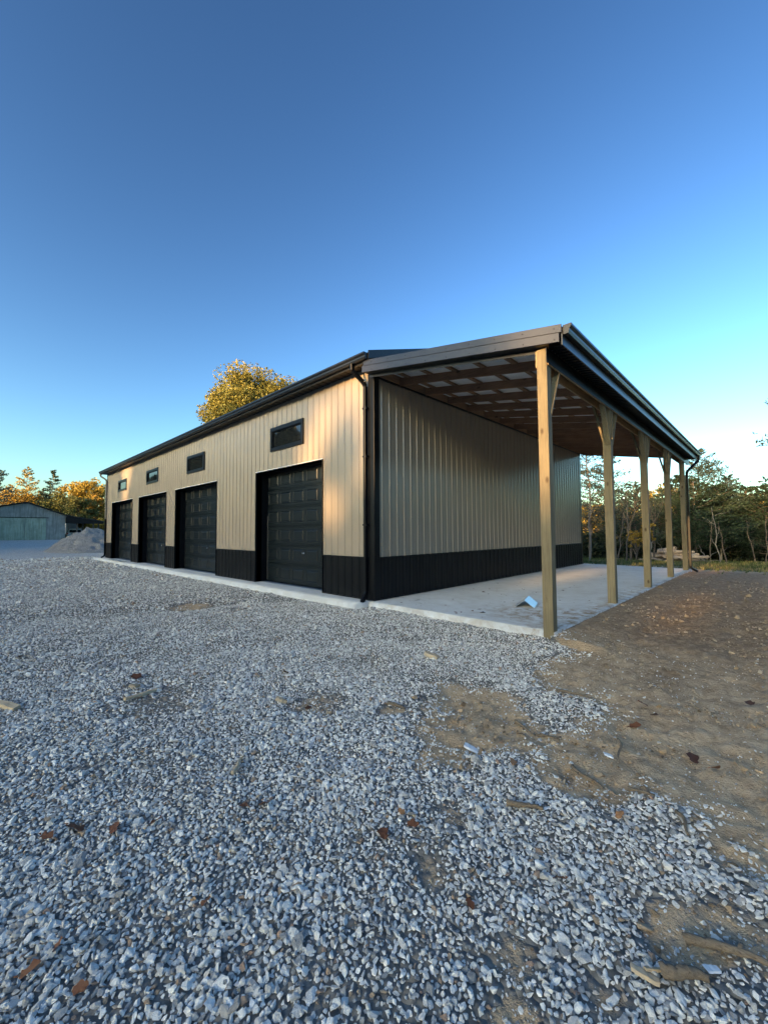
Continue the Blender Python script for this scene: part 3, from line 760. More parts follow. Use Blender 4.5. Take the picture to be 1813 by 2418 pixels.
def pine(name, loc, H, R, mat, seed, nbr=60, per=55, size=.34, base=.22, label=None, group=None, bark='bark', lean=0.0, dens=1.0, cat='pine tree'):
    rng = np.random.default_rng(seed); t = empty(name, tuple(map(float, loc))); tag(t, label, cat, group)
    mb = MB(); sp = limb(mb, (0, 0, -.3), (lean*H, rng.normal()*.25, H), .009*H+.03, .02, rng, 8, .012, 7)
    parts = []; sp = np.array([list(p) for p in sp])
    for i in range(nbr):
        f = base+(1-base)*(i+rng.uniform())/nbr; k = f*8; j = min(7, int(k)); p0 = sp[j]*(1-(k-j))+sp[j+1]*(k-j)
        g = (f-base)/(1-base)
        L = R*(1-g)**.75*rng.uniform(.55, 1.15)*(1 if g > .12 else .75)+.35
        az = rng.uniform(0, 2*math.pi); dz = rng.uniform(-.05, .30)+.35*g
        d = unit(np.array([math.cos(az), math.sin(az), dz])); q0 = p0+d*L
        pts = limb(mb, p0, q0, .02+.006*L*1.2, .008, rng, 3, .08, 4)
        n = max(6, int(per*dens*(.35+L/R)))
        tt = rng.uniform(.28, 1.06, n); side = unit(np.cross(d, [0, 0, 1]))
        wid = L*.26*(1.15-np.abs(tt-.6))
        c = p0+d*(L*tt)[:, None]+side*(rng.normal(size=n)*wid*.75)[:, None]+np.array([0, 0, 1])*(rng.normal(size=n)*.10*L*.5+.04)[:, None]
        v, q = leaf_cloud(c, size, rng, .34, .45, d*.5+np.array([0, 0, .25]))
        parts.append((v, q, np.clip(rng.uniform(0, .6, n)+rng.uniform(0, .4), 0, 1)))
    mb.build('trunk', M[bark], t, True)
    put('crown', crown_mesh(name+'_crown', parts, mat), t)
    return t
def bare(name, loc, H, seed, bark='palebark', label=None, group=None, spread=.45, leafy=0, mat=None, depth=4):
    rng = np.random.default_rng(seed); t = empty(name, tuple(map(float, loc))); tag(t, label, 'tree', group); mb = MB(); tips = []
    def grow(p, d, L, r, k):
        q = p+d*L; limb(mb, p, q, r, r*.62, rng, 3, .06, 6 if k > 2 else 4); tips.append(q)
        if k == 0: return
        for _ in range(3 if k > 2 else rng.integers(2, 4)):
            nd = unit(d+rng.normal(size=3)*spread+np.array([0, 0, .15])); grow(p+d*L*rng.uniform(.5, 1), nd, L*rng.uniform(.5, .78), r*.5, k-1)
    grow(np.array([0, 0, -.2]), unit(np.array([rng.normal()*.07, rng.normal()*.07, 1])), H*.42, .011*H+.02, depth)
    mb.build('trunk', M[bark], t, True)
    if leafy:
        tips = np.array(tips); c = tips[rng.integers(0, len(tips), leafy)]+rng.normal(size=(leafy, 3))*.28
        v, q = leaf_cloud(c, .20, rng, .6); put('crown', crown_mesh(name+'_crown', [(v, q, rng.uniform(0, 1, leafy))], mat or M['airy']), t)
    return t
def gp(u, depth):
    """ground point under photo column u at camera depth"""
    p = at(u, 1250, depth); return (p[0], p[1], float(hsmooth(p[0], p[1]))-.05)

# ------------------------------------------------------------------ trees: behind the building
broadleaf('golden_tree', (-35.0, 16.45, -.3), 20, 5.7, 14.3, 5.6, M['yellow'], 260, 70000, .25, 5, 'bark', 'big round golden-leaved tree rising behind the pole barn roof', 'tree', None, .45)
# left, beyond the old shed
LG = 'trees beyond the old shed'
pine('pine_tree', gp(-22, 78), 15.2, 4.0, M['airy'], 21, 60, 40, .55, .15, 'grey-green pine cut by the left edge of the picture', LG)
broadleaf('maple_tree', gp(38, 88), 13, 5.0, 6.4, 5.2, M['orange'], 80, 6500, .45, 22, 'bark', 'orange broadleaf tree directly behind the peak of the old shed', 'tree', LG)
pine('pine_tree', gp(58, 92), 15.4, 4.2, M['gold'], 23, 55, 40, .5, .35, 'orange-lit tall tree just left of the shed peak pines', LG)
pine('pine_tree', gp(118, 90), 14.6, 3.6, M['pine'], 24, 60, 45, .5, .12, 'pointed green pine above the shed roof, right of the orange tree', LG)
pine('pine_tree', gp(97, 96), 11.0, 4.2, M['pine'], 25, 55, 45, .5, .1, 'short dark pine filling the gap above the shed roof', LG)
broadleaf('maple_tree', gp(204, 86), 13.2, 4.2, 9.0, 3.6, M['gold'], 80, 6500, .42, 26, 'bark', 'golden round-topped tree beside the far end of the pole barn', 'tree', LG)
broadleaf('oak_tree', gp(160, 84), 9.6, 4.6, 5.6, 3.8, M['olive'], 70, 5500, .42, 27, 'bark', 'dull green broadleaf tree above the open side of the old shed', 'tree', LG)
broadleaf('oak_tree', gp(186, 78), 8.0, 3.2, 4.6, 3.0, M['olive'], 50, 3500, .40, 28, 'bark', 'low green tree behind the gravel pile', 'tree', LG)
broadleaf('maple_tree', gp(228, 82), 9.5, 2.6, 5.6, 3.4, M['orange'], 45, 3500, .38, 29, 'bark', 'narrow orange tree touching the far corner of the pole barn', 'tree', LG)
for i, (u, dd) in enumerate([(140, 74), (166, 75), (192, 74), (214, 70), (240, 72)]):
    broadleaf('bush', gp(u, dd), 3.4, 2.3, 1.8, 1.5, M['gold'], 24, 1400, .34, 31+i, 'bark', ['yellow bush under the left of the shed lean-to', 'yellow bush seen between the shed posts', 'yellow bush behind the right of the shed posts', 'yellow bush above the crest of the gravel pile', 'yellow bush against the far corner of the pole barn'][i], 'bush', 'yellow bushes behind the shed')
# right-hand wood
RG = 'trees at the edge of the wood'
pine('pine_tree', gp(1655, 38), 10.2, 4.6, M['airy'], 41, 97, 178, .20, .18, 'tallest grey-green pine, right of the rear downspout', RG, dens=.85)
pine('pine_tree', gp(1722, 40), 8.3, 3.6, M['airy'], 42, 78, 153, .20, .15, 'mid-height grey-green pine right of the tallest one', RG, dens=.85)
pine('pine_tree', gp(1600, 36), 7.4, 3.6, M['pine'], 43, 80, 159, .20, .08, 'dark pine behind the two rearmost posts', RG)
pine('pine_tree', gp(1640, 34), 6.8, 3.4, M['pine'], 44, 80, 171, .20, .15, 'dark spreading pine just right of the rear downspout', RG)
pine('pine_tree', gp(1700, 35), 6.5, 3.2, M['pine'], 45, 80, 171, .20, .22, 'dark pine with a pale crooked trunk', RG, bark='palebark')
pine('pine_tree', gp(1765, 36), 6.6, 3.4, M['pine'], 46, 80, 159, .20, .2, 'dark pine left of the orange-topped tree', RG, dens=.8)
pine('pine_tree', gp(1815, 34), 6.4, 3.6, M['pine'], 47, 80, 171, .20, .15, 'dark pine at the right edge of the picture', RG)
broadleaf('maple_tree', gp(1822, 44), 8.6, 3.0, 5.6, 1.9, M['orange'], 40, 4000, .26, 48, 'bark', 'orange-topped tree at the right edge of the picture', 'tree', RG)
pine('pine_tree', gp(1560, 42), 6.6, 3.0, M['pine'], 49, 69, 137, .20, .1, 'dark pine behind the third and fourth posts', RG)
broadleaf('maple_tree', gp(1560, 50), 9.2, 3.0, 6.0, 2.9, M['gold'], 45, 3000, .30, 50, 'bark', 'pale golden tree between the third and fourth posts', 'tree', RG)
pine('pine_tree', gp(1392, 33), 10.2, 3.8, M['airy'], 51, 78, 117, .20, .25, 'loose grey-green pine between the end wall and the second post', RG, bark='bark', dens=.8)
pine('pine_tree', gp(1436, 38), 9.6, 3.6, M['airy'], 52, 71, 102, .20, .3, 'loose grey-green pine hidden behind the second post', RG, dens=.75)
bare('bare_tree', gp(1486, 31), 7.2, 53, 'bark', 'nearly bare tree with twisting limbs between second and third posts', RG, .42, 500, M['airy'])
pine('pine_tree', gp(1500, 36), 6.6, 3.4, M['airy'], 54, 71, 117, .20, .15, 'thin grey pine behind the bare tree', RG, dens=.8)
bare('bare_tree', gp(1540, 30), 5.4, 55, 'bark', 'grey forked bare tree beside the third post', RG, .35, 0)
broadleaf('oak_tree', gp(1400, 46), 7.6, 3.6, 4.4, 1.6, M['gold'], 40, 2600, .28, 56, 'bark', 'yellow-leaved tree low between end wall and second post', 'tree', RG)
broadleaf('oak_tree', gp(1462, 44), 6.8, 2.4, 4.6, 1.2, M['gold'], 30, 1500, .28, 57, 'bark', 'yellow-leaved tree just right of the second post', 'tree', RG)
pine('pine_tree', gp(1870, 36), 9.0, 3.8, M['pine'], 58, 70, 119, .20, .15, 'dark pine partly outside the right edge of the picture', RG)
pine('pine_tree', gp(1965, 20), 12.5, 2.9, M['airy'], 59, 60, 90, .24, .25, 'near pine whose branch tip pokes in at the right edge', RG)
for i, (u, dd, h) in enumerate([(1388, 27, 5.0), (1476, 27.5, 4.2), (1456, 29, 3.6), (1697, 30, 4.2), (1713, 29.5, 3.0), (1672, 31, 3.6), (1780, 31, 3.4), (1805, 30, 3.6)]):
    rng = np.random.default_rng(80+i); b_ = gp(u, dd); t = empty('sapling', b_); mb = MB()
    sp = limb(mb, (0, 0, -.1), (rng.normal()*.25, rng.normal()*.2, h), .05, .018, rng, 6, .03, 6)
    for j in range(4):
        s0 = sp[2+j % 4]; limb(mb, s0, np.array(s0)+np.array([rng.normal()*.7, rng.normal()*.7, rng.uniform(.2, .9)]), .02, .006, rng, 3, .1, 4)
    mb.build('trunk', M['palebark'] if i in (0, 3) else M['bark'], t, True)
    tag(t, ['pale slim trunk between the end wall and second post', 'pale slim trunk between second and third posts', 'dark slim trunk close right of the second post', 'pale leaning trunk in the dark pines right of the downspout', 'short pale trunk beside the leaning one', 'grey crooked trunk just right of the rear downspout', 'grey trunk in the dark wood near the right edge', 'rightmost grey trunk at the picture edge'][i], 'tree', 'slim trunks at the wood edge')
# brown-leaved young beech behind the slab
broadleaf('young_beech', gp(1500, 30), 2.8, .85, 1.7, 1.0, M['orange'], 18, 700, .16, 61, 'bark', 'small brown-leaved beech between second and third posts', 'tree')
broadleaf('young_beech', gp(1532, 29), 3.2, .7, 2.2, .9, M['orange'], 14, 420, .16, 62, 'palebark', 'thin brown-leaved sapling just left of the third post', 'tree')

# understory and far woods
def thicket(name, path, count, hgt, size, mat, seed, label, cat, thick=4.0):
    rng = np.random.default_rng(seed); path = np.array(path, float); seg = rng.integers(0, len(path)-1, count); f = rng.uniform(0, 1, (count, 1))
    p = path[seg]*(1-f)+path[seg+1]*f; p = p+rng.normal(size=(count, 2))*thick*.5
    top = hgt*(.55+1.0*(fbm(p[:, 0], p[:, 1], .22, 3, seed)+.5)*.9)
    z = hsmooth(p[:, 0], p[:, 1])+top*rng.uniform(0, 1, count)**.8
    v, q = leaf_cloud(np.column_stack([p, z]), size, rng, .7)
    cl = np.clip(rng.uniform(0, .7, count)+.5*fbm(p[:, 0], p[:, 1], .6, 2, seed+3)+.2, 0, 1)
    o = put(name, npmesh(name, v, q, mat, dict(tint=np.repeat(cl, 4)))); tag(o, label, cat, kind='stuff'); return o
P2 = lambda u, d: tuple(at(u, 1250, d)[:2])
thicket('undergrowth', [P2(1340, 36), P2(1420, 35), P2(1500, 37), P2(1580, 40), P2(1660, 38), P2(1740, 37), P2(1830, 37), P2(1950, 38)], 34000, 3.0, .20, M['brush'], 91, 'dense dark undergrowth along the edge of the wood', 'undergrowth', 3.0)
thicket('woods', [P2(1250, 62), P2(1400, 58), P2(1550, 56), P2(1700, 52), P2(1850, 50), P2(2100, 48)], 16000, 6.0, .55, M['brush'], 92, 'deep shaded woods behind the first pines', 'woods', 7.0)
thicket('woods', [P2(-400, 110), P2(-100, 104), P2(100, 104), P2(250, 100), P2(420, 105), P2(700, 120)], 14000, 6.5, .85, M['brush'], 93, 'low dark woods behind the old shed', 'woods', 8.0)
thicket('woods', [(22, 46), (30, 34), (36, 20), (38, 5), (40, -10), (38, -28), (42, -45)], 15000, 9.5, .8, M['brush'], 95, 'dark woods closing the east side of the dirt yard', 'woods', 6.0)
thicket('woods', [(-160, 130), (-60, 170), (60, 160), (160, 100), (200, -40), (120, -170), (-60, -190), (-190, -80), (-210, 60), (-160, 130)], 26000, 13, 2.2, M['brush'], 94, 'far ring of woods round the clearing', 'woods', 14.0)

# ------------------------------------------------------------------ tree line across the yard, behind the viewer: it shades the whole front
def tree_line():
    rng = np.random.default_rng(123); cs = []; trees = []
    for row, y0 in enumerate((-88, -93)):
        x = -55+row*1.7
        while x < 60:
            tall = float(ss(-11, -7, np.array(x))*ss(18, 14, np.array(x)))
            trees.append((x+rng.normal()*.8, y0+rng.normal()*1.2, 22.4+3*tall+rng.normal()*.5, 3.5, int(2200+500*tall))); x += 3.3
    for (x, y, H, R) in ((-47, -28, 18, 4.2), (-52.5, -31, 17.5, 4), (-41, -31, 17.5, 4), (-45, -15, 13, 3.6), (-51, -14.5, 12, 3.4), (-57, -29, 14, 3.8), (-44, -26, 18, 4), (-50, -25, 17, 4), (-48.5, -18, 14, 3.6), (-59, -15.5, 11, 3.2), (-66, -17, 11, 3.2), (-74, -18, 11, 3.2)): trees.append((x, y, H, R, 2300))
    for x in np.arange(-100, -58, 3.4): trees.append((x, -31+rng.normal()*1.5, 12.5+rng.normal()*.8, 3.4, 1200))
    for (x, y, H, R, n) in trees:
        z = H*rng.uniform(0, 1, n)**.85; taper = np.clip(1.05-(z/H)**3.4, .12, 1)
        a = rng.uniform(0, 2*math.pi, n); r = R*np.sqrt(rng.uniform(0, 1, n))*taper
        cs.append(np.column_stack([x+r*np.cos(a), y+r*np.sin(a)*.8, z-.3+hsmooth(x, y)]))
    c = np.concatenate(cs)
    # gaps in the leaves where low sun gets through
    s = np.array(TO_SUN); keep = np.ones(len(c), bool)
    for (tx, ty, tz, rr) in GAPS:
        d = c-np.array([tx, ty, tz]); t = d@s; dd = np.linalg.norm(d-t[:, None]*s, axis=1); keep &= ~(dd < rr)
    c = c[keep]
    v, q = leaf_cloud(c, 1.3, rng, .8)
    o = put('tree_line', npmesh('tree_line', v, q, M['shade'], dict(tint=np.repeat(rng.uniform(0, 1, len(c)), 4))))
    tag(o, 'dark tree line across the yard, mirrored in the window panes', 'woods', kind='stuff')
GAPS = [(-.42, 0, 4.70, 1.05), (-1.80, 0, 3.80, .92), (-2.2, 0, 3.1, .78), (-1.45, 0, 2.0, .8),
        (3.54, -.18, 2.30, 1.0), (3.54, 8.6, 3.6, 1.0), (3.54, 8.6, 2.0, .95), (3.54, 11.3, 1.9, 1.0),
        (.10, .9, 3.75, .95), (.10, 3.4, 3.2, 1.0), (.10, 6.2, 1.7, .9), (1.2, 7.4, 0, .9), (4.5, 4.0, -.1, .68)]
tree_line()

# ------------------------------------------------------------------ grass behind
def grass():
    rng = np.random.default_rng(5); n = 60000
    x = rng.uniform(-14, 26, n); y = rng.uniform(14, 40, n); g = grassness(x, y); k = rng.uniform(0, 1, n) < g*.9+.02*(y > 14)
    x = x[k]; y = y[k]; n = len(x); z = height(x, y)
    h = rng.uniform(.05, .20, n)*(1+.6*fbm(x, y, .7, 2, 9)); a = rng.uniform(0, 6.28, n); wv = .022+.012*rng.uniform(0, 1, n)
    ln = rng.normal(size=(n, 2))*.05
    V = np.empty((n, 3, 3)); V[:, 0] = np.column_stack([x-np.cos(a)*wv, y-np.sin(a)*wv, z-.01]); V[:, 1] = np.column_stack([x+np.cos(a)*wv, y+np.sin(a)*wv, z-.01]); V[:, 2] = np.column_stack([x+ln[:, 0], y+ln[:, 1], z+h])
    t = np.clip(rng.uniform(0, .8, n)+.7*fbm(x, y, .4, 2, 33)+.1, 0, 1)
    tag(put('grass', npmesh('grass', V.reshape(-1, 3), np.arange(3*n).reshape(n, 3), M['grassblade'], dict(tint=np.repeat(t, 3)))), 'rough grass between the dirt and the wood', 'grass', kind='stuff')
grass()

# ------------------------------------------------------------------ gravel pile
def mound():
    c = at(214, 1300, 34); m_, t, b = nodemat('pile_gravel'); v = coords(t)
    col = ramp(t, noise(t, v, 14, 6, .75), [(.3, (.12, .12, .117)), (.5, (.27, .268, .26)), (.7, (.44, .437, .42))])
    col = mix(t, ramp(t, noise(t, v, 1.1, 4), [(.45, (0, 0, 0)), (.7, (.35, .35, .35))]), col, (.22, .20, .175))
    t.links.new(col, b.inputs['Base Color']); b.inputs['Roughness'].default_value = .95; bump(t, b, noise(t, v, 9, 6, .75), 1.0, .12)
    n = 90; g = np.linspace(-6.5, 6.5, n); X, Y = np.meshgrid(g, g, indexing='ij')
    wx = X+.25*fbm(X, Y, .5, 2, 12); wy = Y+.2*fbm(X, Y, .5, 2, 13)
    r = np.hypot(wx/4.6, wy/np.where(wy < 0, 3.1, 4.6)); r2 = np.hypot((wx+.2)/2.6, (wy-3.6)/2.6); r3 = np.hypot((wx-2.2)/2.4, (wy+1.6)/3.2)
    z = np.minimum(2.0*np.clip(1-r, 0, 1), 1.55+.25*np.clip(1-r, 0, 1)); z = np.maximum(z, 1.7*np.clip(1-r2, 0, 1)); z = np.maximum(z, .0*r3)
    z = z+(.26*fbm(X, Y, .9, 4, 40)+.26*fbm(X, Y, 2.6, 4, 41)+.10*fbm(X*.4, Y, 6, 3, 42))*ss(0, .4, z)+.0
    z = z-.12*(z < .02)
    J = np.arange(n*n).reshape(n, n); Q = np.stack([J[:-1, :-1], J[1:, :-1], J[1:, 1:], J[:-1, 1:]], -1).reshape(-1, 4)
    o = put('gravel_pile', npmesh('gravel_pile', np.stack([X, Y, z], -1).reshape(-1, 3), Q, m_, None, True), loc=(float(c[0]), float(c[1]), float(hsmooth(c[0], c[1]))-.02))
    tag(o, 'heap of grey crusher gravel past the far end of the pole barn', 'gravel pile')
mound()

# ------------------------------------------------------------------ old shed
def old_shed():
    o = at(62, 1276, 56); base = float(hsmooth(o[0], o[1])); nrm = unit(np.array([CAM[0]-o[0], CAM[1]-o[1], 0])); rt = np.array([-nrm[1], nrm[0], 0])   # rt = to the right in view
    yaw = math.atan2(rt[1], rt[0]); px = 56/960.382
    t = empty('old_shed', (float(o[0]), float(o[1]), base-.12), yaw); tag(t, 'weathered grey board shed with mossy double doors and open lean-to', 'shed')
    # local: x right, y away from viewer, z up
    EL, ER, ZR = -6.9, 4.2, 5.35
    zE, zEL = 3.65, 3.75; back = 11
    def roofz(x): return ZR-(ZR-zEL)*(x/EL) if x < 0 else ZR-(ZR-zE)*(x/ER)
    wall = MB(); x = EL+.02; k = 0
    rng = np.random.default_rng(3)
    while x < ER-.05:
        wd = min(rng.uniform(.17, .26), ER-x); y = -.02*rng.uniform(0, 1)
        wall.hexa([(x, y, -.3), (x+wd-.012, y, -.3), (x+wd-.012, .03, -.3), (x, .03, -.3), (x, y, roofz(x)-.1), (x+wd-.012, y, roofz(x+wd)-.1), (x+wd-.012, .03, roofz(x+wd)-.1), (x, .03, roofz(x)-.1)]); x += wd
    g = wall.build('gable_wall', M['barnwood'], t)
    MB().add([(EL+.05, .04, -.3), (ER-.05, .04, -.3), (ER-.05, .04, roofz(ER)-.15), (0, .04, ZR-.15), (EL+.05, .04, roofz(EL)-.15), (EL+.05, back, -.6), (ER-.05, back, -.6), (ER-.05, back, roofz(ER)-.15), (0, back, ZR-.15), (EL+.05, back, roofz(EL)-.15)],
             [(0, 1, 2, 3, 4), (9, 8, 7, 6, 5), (1, 6, 7, 2), (5, 0, 4, 9)]).build('shed_walls', M['barnwood'], t)
    for a, b in ((-3.15, -.22), (-.18, 2.05)):
        dr = MB(); x = a
        while x < b-.05:
            wd = min(.28, b-x); y = -.07-.008*rng.uniform(0, 1); dr.box(x, x+wd-.012, y, -.035, -.05, 3.15); x += wd
        for zz in (.45, 2.7): dr.box(a, b, -.10, -.085, zz, zz+.14)
        dr.build('shed_door', M['barndoor'], t)['label'] = 'mossy plank door of the old shed'
    MB().box(-3.3, 2.3, -.11, -.04, 3.17, 3.25).build('door_track', M['core'], t)
    rf = MB()
    pts = [(EL-.4, roofz(EL)-.10), (0, ZR), (ER, zE), (8.9, 2.72)]
    for (xa, za), (xb, zb) in zip(pts[:-1], pts[1:]):
        rf.hexa([(xa, -.45, za), (xb, -.45, zb), (xb, back+.4, zb), (xa, back+.4, za), (xa, -.45, za+.07), (xb, -.45, zb+.07), (xb, back+.4, zb+.07), (xa, back+.4, za+.07)])
    rf.build('shed_roof', M['roof'], t)
    MB().hexa([(ER, -.40, 2.45), (8.7, -.40, 2.40), (8.7, -.36, 2.40), (ER, -.36, 2.45), (ER, -.40, zE-.02), (8.7, -.40, 2.72), (8.7, -.36, 2.72), (ER, -.36, zE-.02)]).build('lean_to_gable', M['core'], t)
    for i, x in enumerate((5.55, 6.5, 7.5, 8.5)):
        MB().box(x-.09, x+.09, 3.0 if i % 2 else -.2, 3.18 if i % 2 else -.02, -.1, 2.6).build('post', M['bark'], t)
    return t, yaw, base, o, rt, nrm
shed, syaw, sbase, sorg, srt, snrm = old_shed()
# car under the shed's lean-to, tail towards the viewer
def car():
    p = sorg+srt*5.55-snrm*2.2; t = empty('parked_car', (float(p[0]), float(p[1]), float(hsmooth(p[0], p[1]))), syaw); tag(t, 'white hatchback parked under the old shed lean-to, rear facing out', 'car')
    st = [(-.02, .92, .38, .86), (0, .98, .36, .92), (.35, .97, 1.30, .80), (.55, .95, 1.52, .74), (1.6, .95, 1.60, .74), (2.5, .95, 1.50, .72), (3.2, .95, 1.02, .80), (4.2, .92, .86, .85), (4.4, .85, .7, .8)]
    mb = MB(); n = 0
    for (y, hw, top, tw) in st:
        bot = .30; wl = min(.95, top-.02)
        ring = [(-hw*.93, bot), (-hw, .55), (-hw, wl), (-tw if top > 1 else -hw*.95, top), (tw if top > 1 else hw*.95, top), (hw, wl), (hw, .55), (hw*.93, bot)]
        mb.v += [(x, y, z) for x, z in ring]
    for i in range(len(st)-1):
        for k in range(8): mb.f.append((i*8+k, i*8+(k+1) % 8, (i+1)*8+(k+1) % 8, (i+1)*8+k))
    mb.f.append(tuple(range(7, -1, -1))); mb.f.append(tuple(range(64, 72)))
    mb.build('body', M['carwhite'], t, False, .03)
    MB().hexa([(-.74, .075, .98), (.74, .075, .98), (.76, .2, .98), (-.76, .2, .98), (-.68, .38, 1.40), (.68, .38, 1.40), (.68, .5, 1.38), (-.68, .5, 1.38)]).build('rear_window', M['glass'], t)
    MB().box(-.9, .9, -.08, .02, .36, .60).build('rear_bumper', M['carwhite'], t, False, .03)
    MB().box(-.55, .55, -.03, .01, .74, .82).build('trim_strip', M['core'], t)
    for s in (-1, 1):
        MB().box(s*.93-.09, s*.93+.06 if s < 0 else s*.93+.06, -.03, .15, .72, .92).build('tail_lamp', M['red'], t, False, .01)
        for y in (.75, 3.5):
            w_ = MB().tube([(s*.80, y, .33), (s*.97, y, .33)], [.33, .33], 18).build('wheel', M['tyre'], t)
            MB().tube([(s*.965, y, .33), (s*.985, y, .33)], [.20, .18], 14).build('rim', M['galv'], w_)
car()
p = sorg+srt*5.95-snrm*10.5; t = empty('cargo_trailer', (float(p[0]), float(p[1]), float(hsmooth(p[0], p[1]))), syaw); tag(t, 'white box trailer standing behind the parked car', 'trailer')
MB().box(-1.05, 1.05, 0, 3.4, .55, 2.55).build('box_body', M['white'], t, False, .05)
MB().box(-1.0, 1.0, -.02, .0, 2.2, 2.3).build('top_rail', M['galv'], t)
for s in (-1, 1): MB().tube([(s*.95, 1.8, .35), (s*1.12, 1.8, .35)], [.35, .35], 16).build('wheel', M['tyre'], t)

# ------------------------------------------------------------------ brush and log pile
def logs():
    rng = np.random.default_rng(9); c = np.array(gp(1578, 31)); t = empty('log_pile', tuple(map(float, c)), math.atan2(CR[1], CR[0])); tag(t, 'tangled pile of cut logs and branches beyond the rear posts', 'log pile')
    for i in range(46):
        L = rng.uniform(.8, 2.6); f = rng.uniform(-1, 1); x = f*1.5; zmax = 1.15*(1-abs(f)**1.5)+.1
        z = rng.uniform(.05, 1)*zmax; y = rng.normal()*.7*(1.2-z/1.3); a = rng.normal()*.5; e = rng.normal()*.18-f*.25
        d = np.array([math.cos(a)*math.cos(e), math.sin(a)*math.cos(e), math.sin(e)]); r = rng.uniform(.07, .17)
        p0 = np.array([x, y, z])-d*L/2; mb = MB(); limb(mb, p0, p0+d*L, r, r*.75, rng, 3, .03, 8)
        k = len(mb.v)//8; mb.f.append(tuple(reversed(range(8)))); mb.f.append(tuple(range((k-1)*8, k*8)))
        mb.build('log', M['log'], t)
    for i in range(22):
        x = rng.uniform(-1.7, 2.6); L = rng.uniform(.9, 2.0); a = rng.uniform(0, 6.28); e = rng.uniform(-.2, .7); p0 = np.array([x, rng.normal()*.6-.5, rng.uniform(0, .5)])
        mb = MB(); limb(mb, p0, p0+L*np.array([math.cos(a)*math.cos(e), math.sin(a)*math.cos(e), math.sin(e)]), .03, .012, rng, 4, .12, 5); mb.build('branch', M['palebark'], t)
logs()

# ------------------------------------------------------------------ stones: gravel and soil clods
def stone_protos(prefix, mat, n, seed, flat=(.55, .95)):
    rng = np.random.default_rng(seed); col = bpy.data.collections.new(prefix)
    import bmesh
    for i in range(n):
        p = unit(rng.normal(size=(13, 3)))*rng.uniform(.75, 1.0, (13, 1)); p *= np.array([1, rng.uniform(.6, .95), rng.uniform(*flat)*.75])*.5
        bm = bmesh.new()
        for q in p: bm.verts.new(q)
        r = bmesh.ops.convex_hull(bm, input=bm.verts); bmesh.ops.delete(bm, geom=[g for g in r['geom_interior'] if isinstance(g, bmesh.types.BMVert)], context='VERTS')
        bmesh.ops.dissolve_limit(bm, angle_limit=rad(14), verts=bm.verts, edges=bm.edges)
        bmesh.ops.recalc_face_normals(bm, faces=bm.faces)
        me = bpy.data.meshes.new('%s_%02d' % (prefix, i)); bm.to_mesh(me); bm.free(); me.materials.append(mat)
        col.objects.link(bpy.data.objects.new('%s_%02d' % (prefix, i), me))
    return col
def scatter(name, P, rot, scl, idx, coll, label, cat):
    me = bpy.data.meshes.new(name); me.vertices.add(len(P)); me.vertices.foreach_set('co', np.asarray(P, np.float32).ravel())
    for n, a in (('rot', rot), ('scl', scl)):
        q = me.attributes.new(n, 'FLOAT_VECTOR', 'POINT'); q.data.foreach_set('vector', np.asarray(a, np.float32).ravel())
    q = me.attributes.new('pick', 'INT', 'POINT'); q.data.foreach_set('value', np.asarray(idx, np.int32))
    o = put(name, me); tag(o, label, cat, kind='stuff')
    g = bpy.data.node_groups.new(name, 'GeometryNodeTree')
    g.interface.new_socket('Geometry', in_out='INPUT', socket_type='NodeSocketGeometry'); g.interface.new_socket('Geometry', in_out='OUTPUT', socket_type='NodeSocketGeometry')
    gi = g.nodes.new('NodeGroupInput'); go = g.nodes.new('NodeGroupOutput'); ip = g.nodes.new('GeometryNodeInstanceOnPoints'); ci = g.nodes.new('GeometryNodeCollectionInfo')
    ci.inputs['Collection'].default_value = coll; ci.inputs['Separate Children'].default_value = True; ci.inputs['Reset Children'].default_value = True
    def na(n, ty):
        x = g.nodes.new('GeometryNodeInputNamedAttribute'); x.data_type = ty; x.inputs['Name'].default_value = n; return x.outputs[0]
    ip.inputs['Pick Instance'].default_value = True
    g.links.new(gi.outputs[0], ip.inputs['Points']); g.links.new(ci.outputs[0], ip.inputs['Instance']); g.links.new(na('pick', 'INT'), ip.inputs['Instance Index'])
    g.links.new(na('rot', 'FLOAT_VECTOR'), ip.inputs['Rotation']); g.links.new(na('scl', 'FLOAT_VECTOR'), ip.inputs['Scale']); g.links.new(ip.outputs[0], go.inputs[0])
    o.modifiers.new('scatter', 'NODES').node_group = g
    return o
NP = 24
gcol = stone_protos('crushed_stone', M['stone'], NP, 1); ccol = stone_protos('soil_clod', M['clod'], 12, 2, (.7, 1.0))
def in_view(x, y, marg):
    d = np.column_stack([x-CAM[0], y-CAM[1]]); f = d@(CF[:2]/np.linalg.norm(CF[:2])); r = d@CR[:2]
    return (f > .35) & (np.abs(r) < f*1.02+marg)
def jitter_grid(x0, x1, y0, y1, s, rng):
    X, Y = np.meshgrid(np.arange(x0, x1, s), np.arange(y0, y1, s)); n = X.size
    return X.ravel()+rng.uniform(-.5, .5, n)*s, Y.ravel()+rng.uniform(-.5, .5, n)*s
def on_concrete(x, y):
    return ((x > -22.3) & (x < -.03) & (y > -.53) & (y < 1)) | ((x > -.04) & (x < 3.64) & (y > -.185) & (y < 12.15))
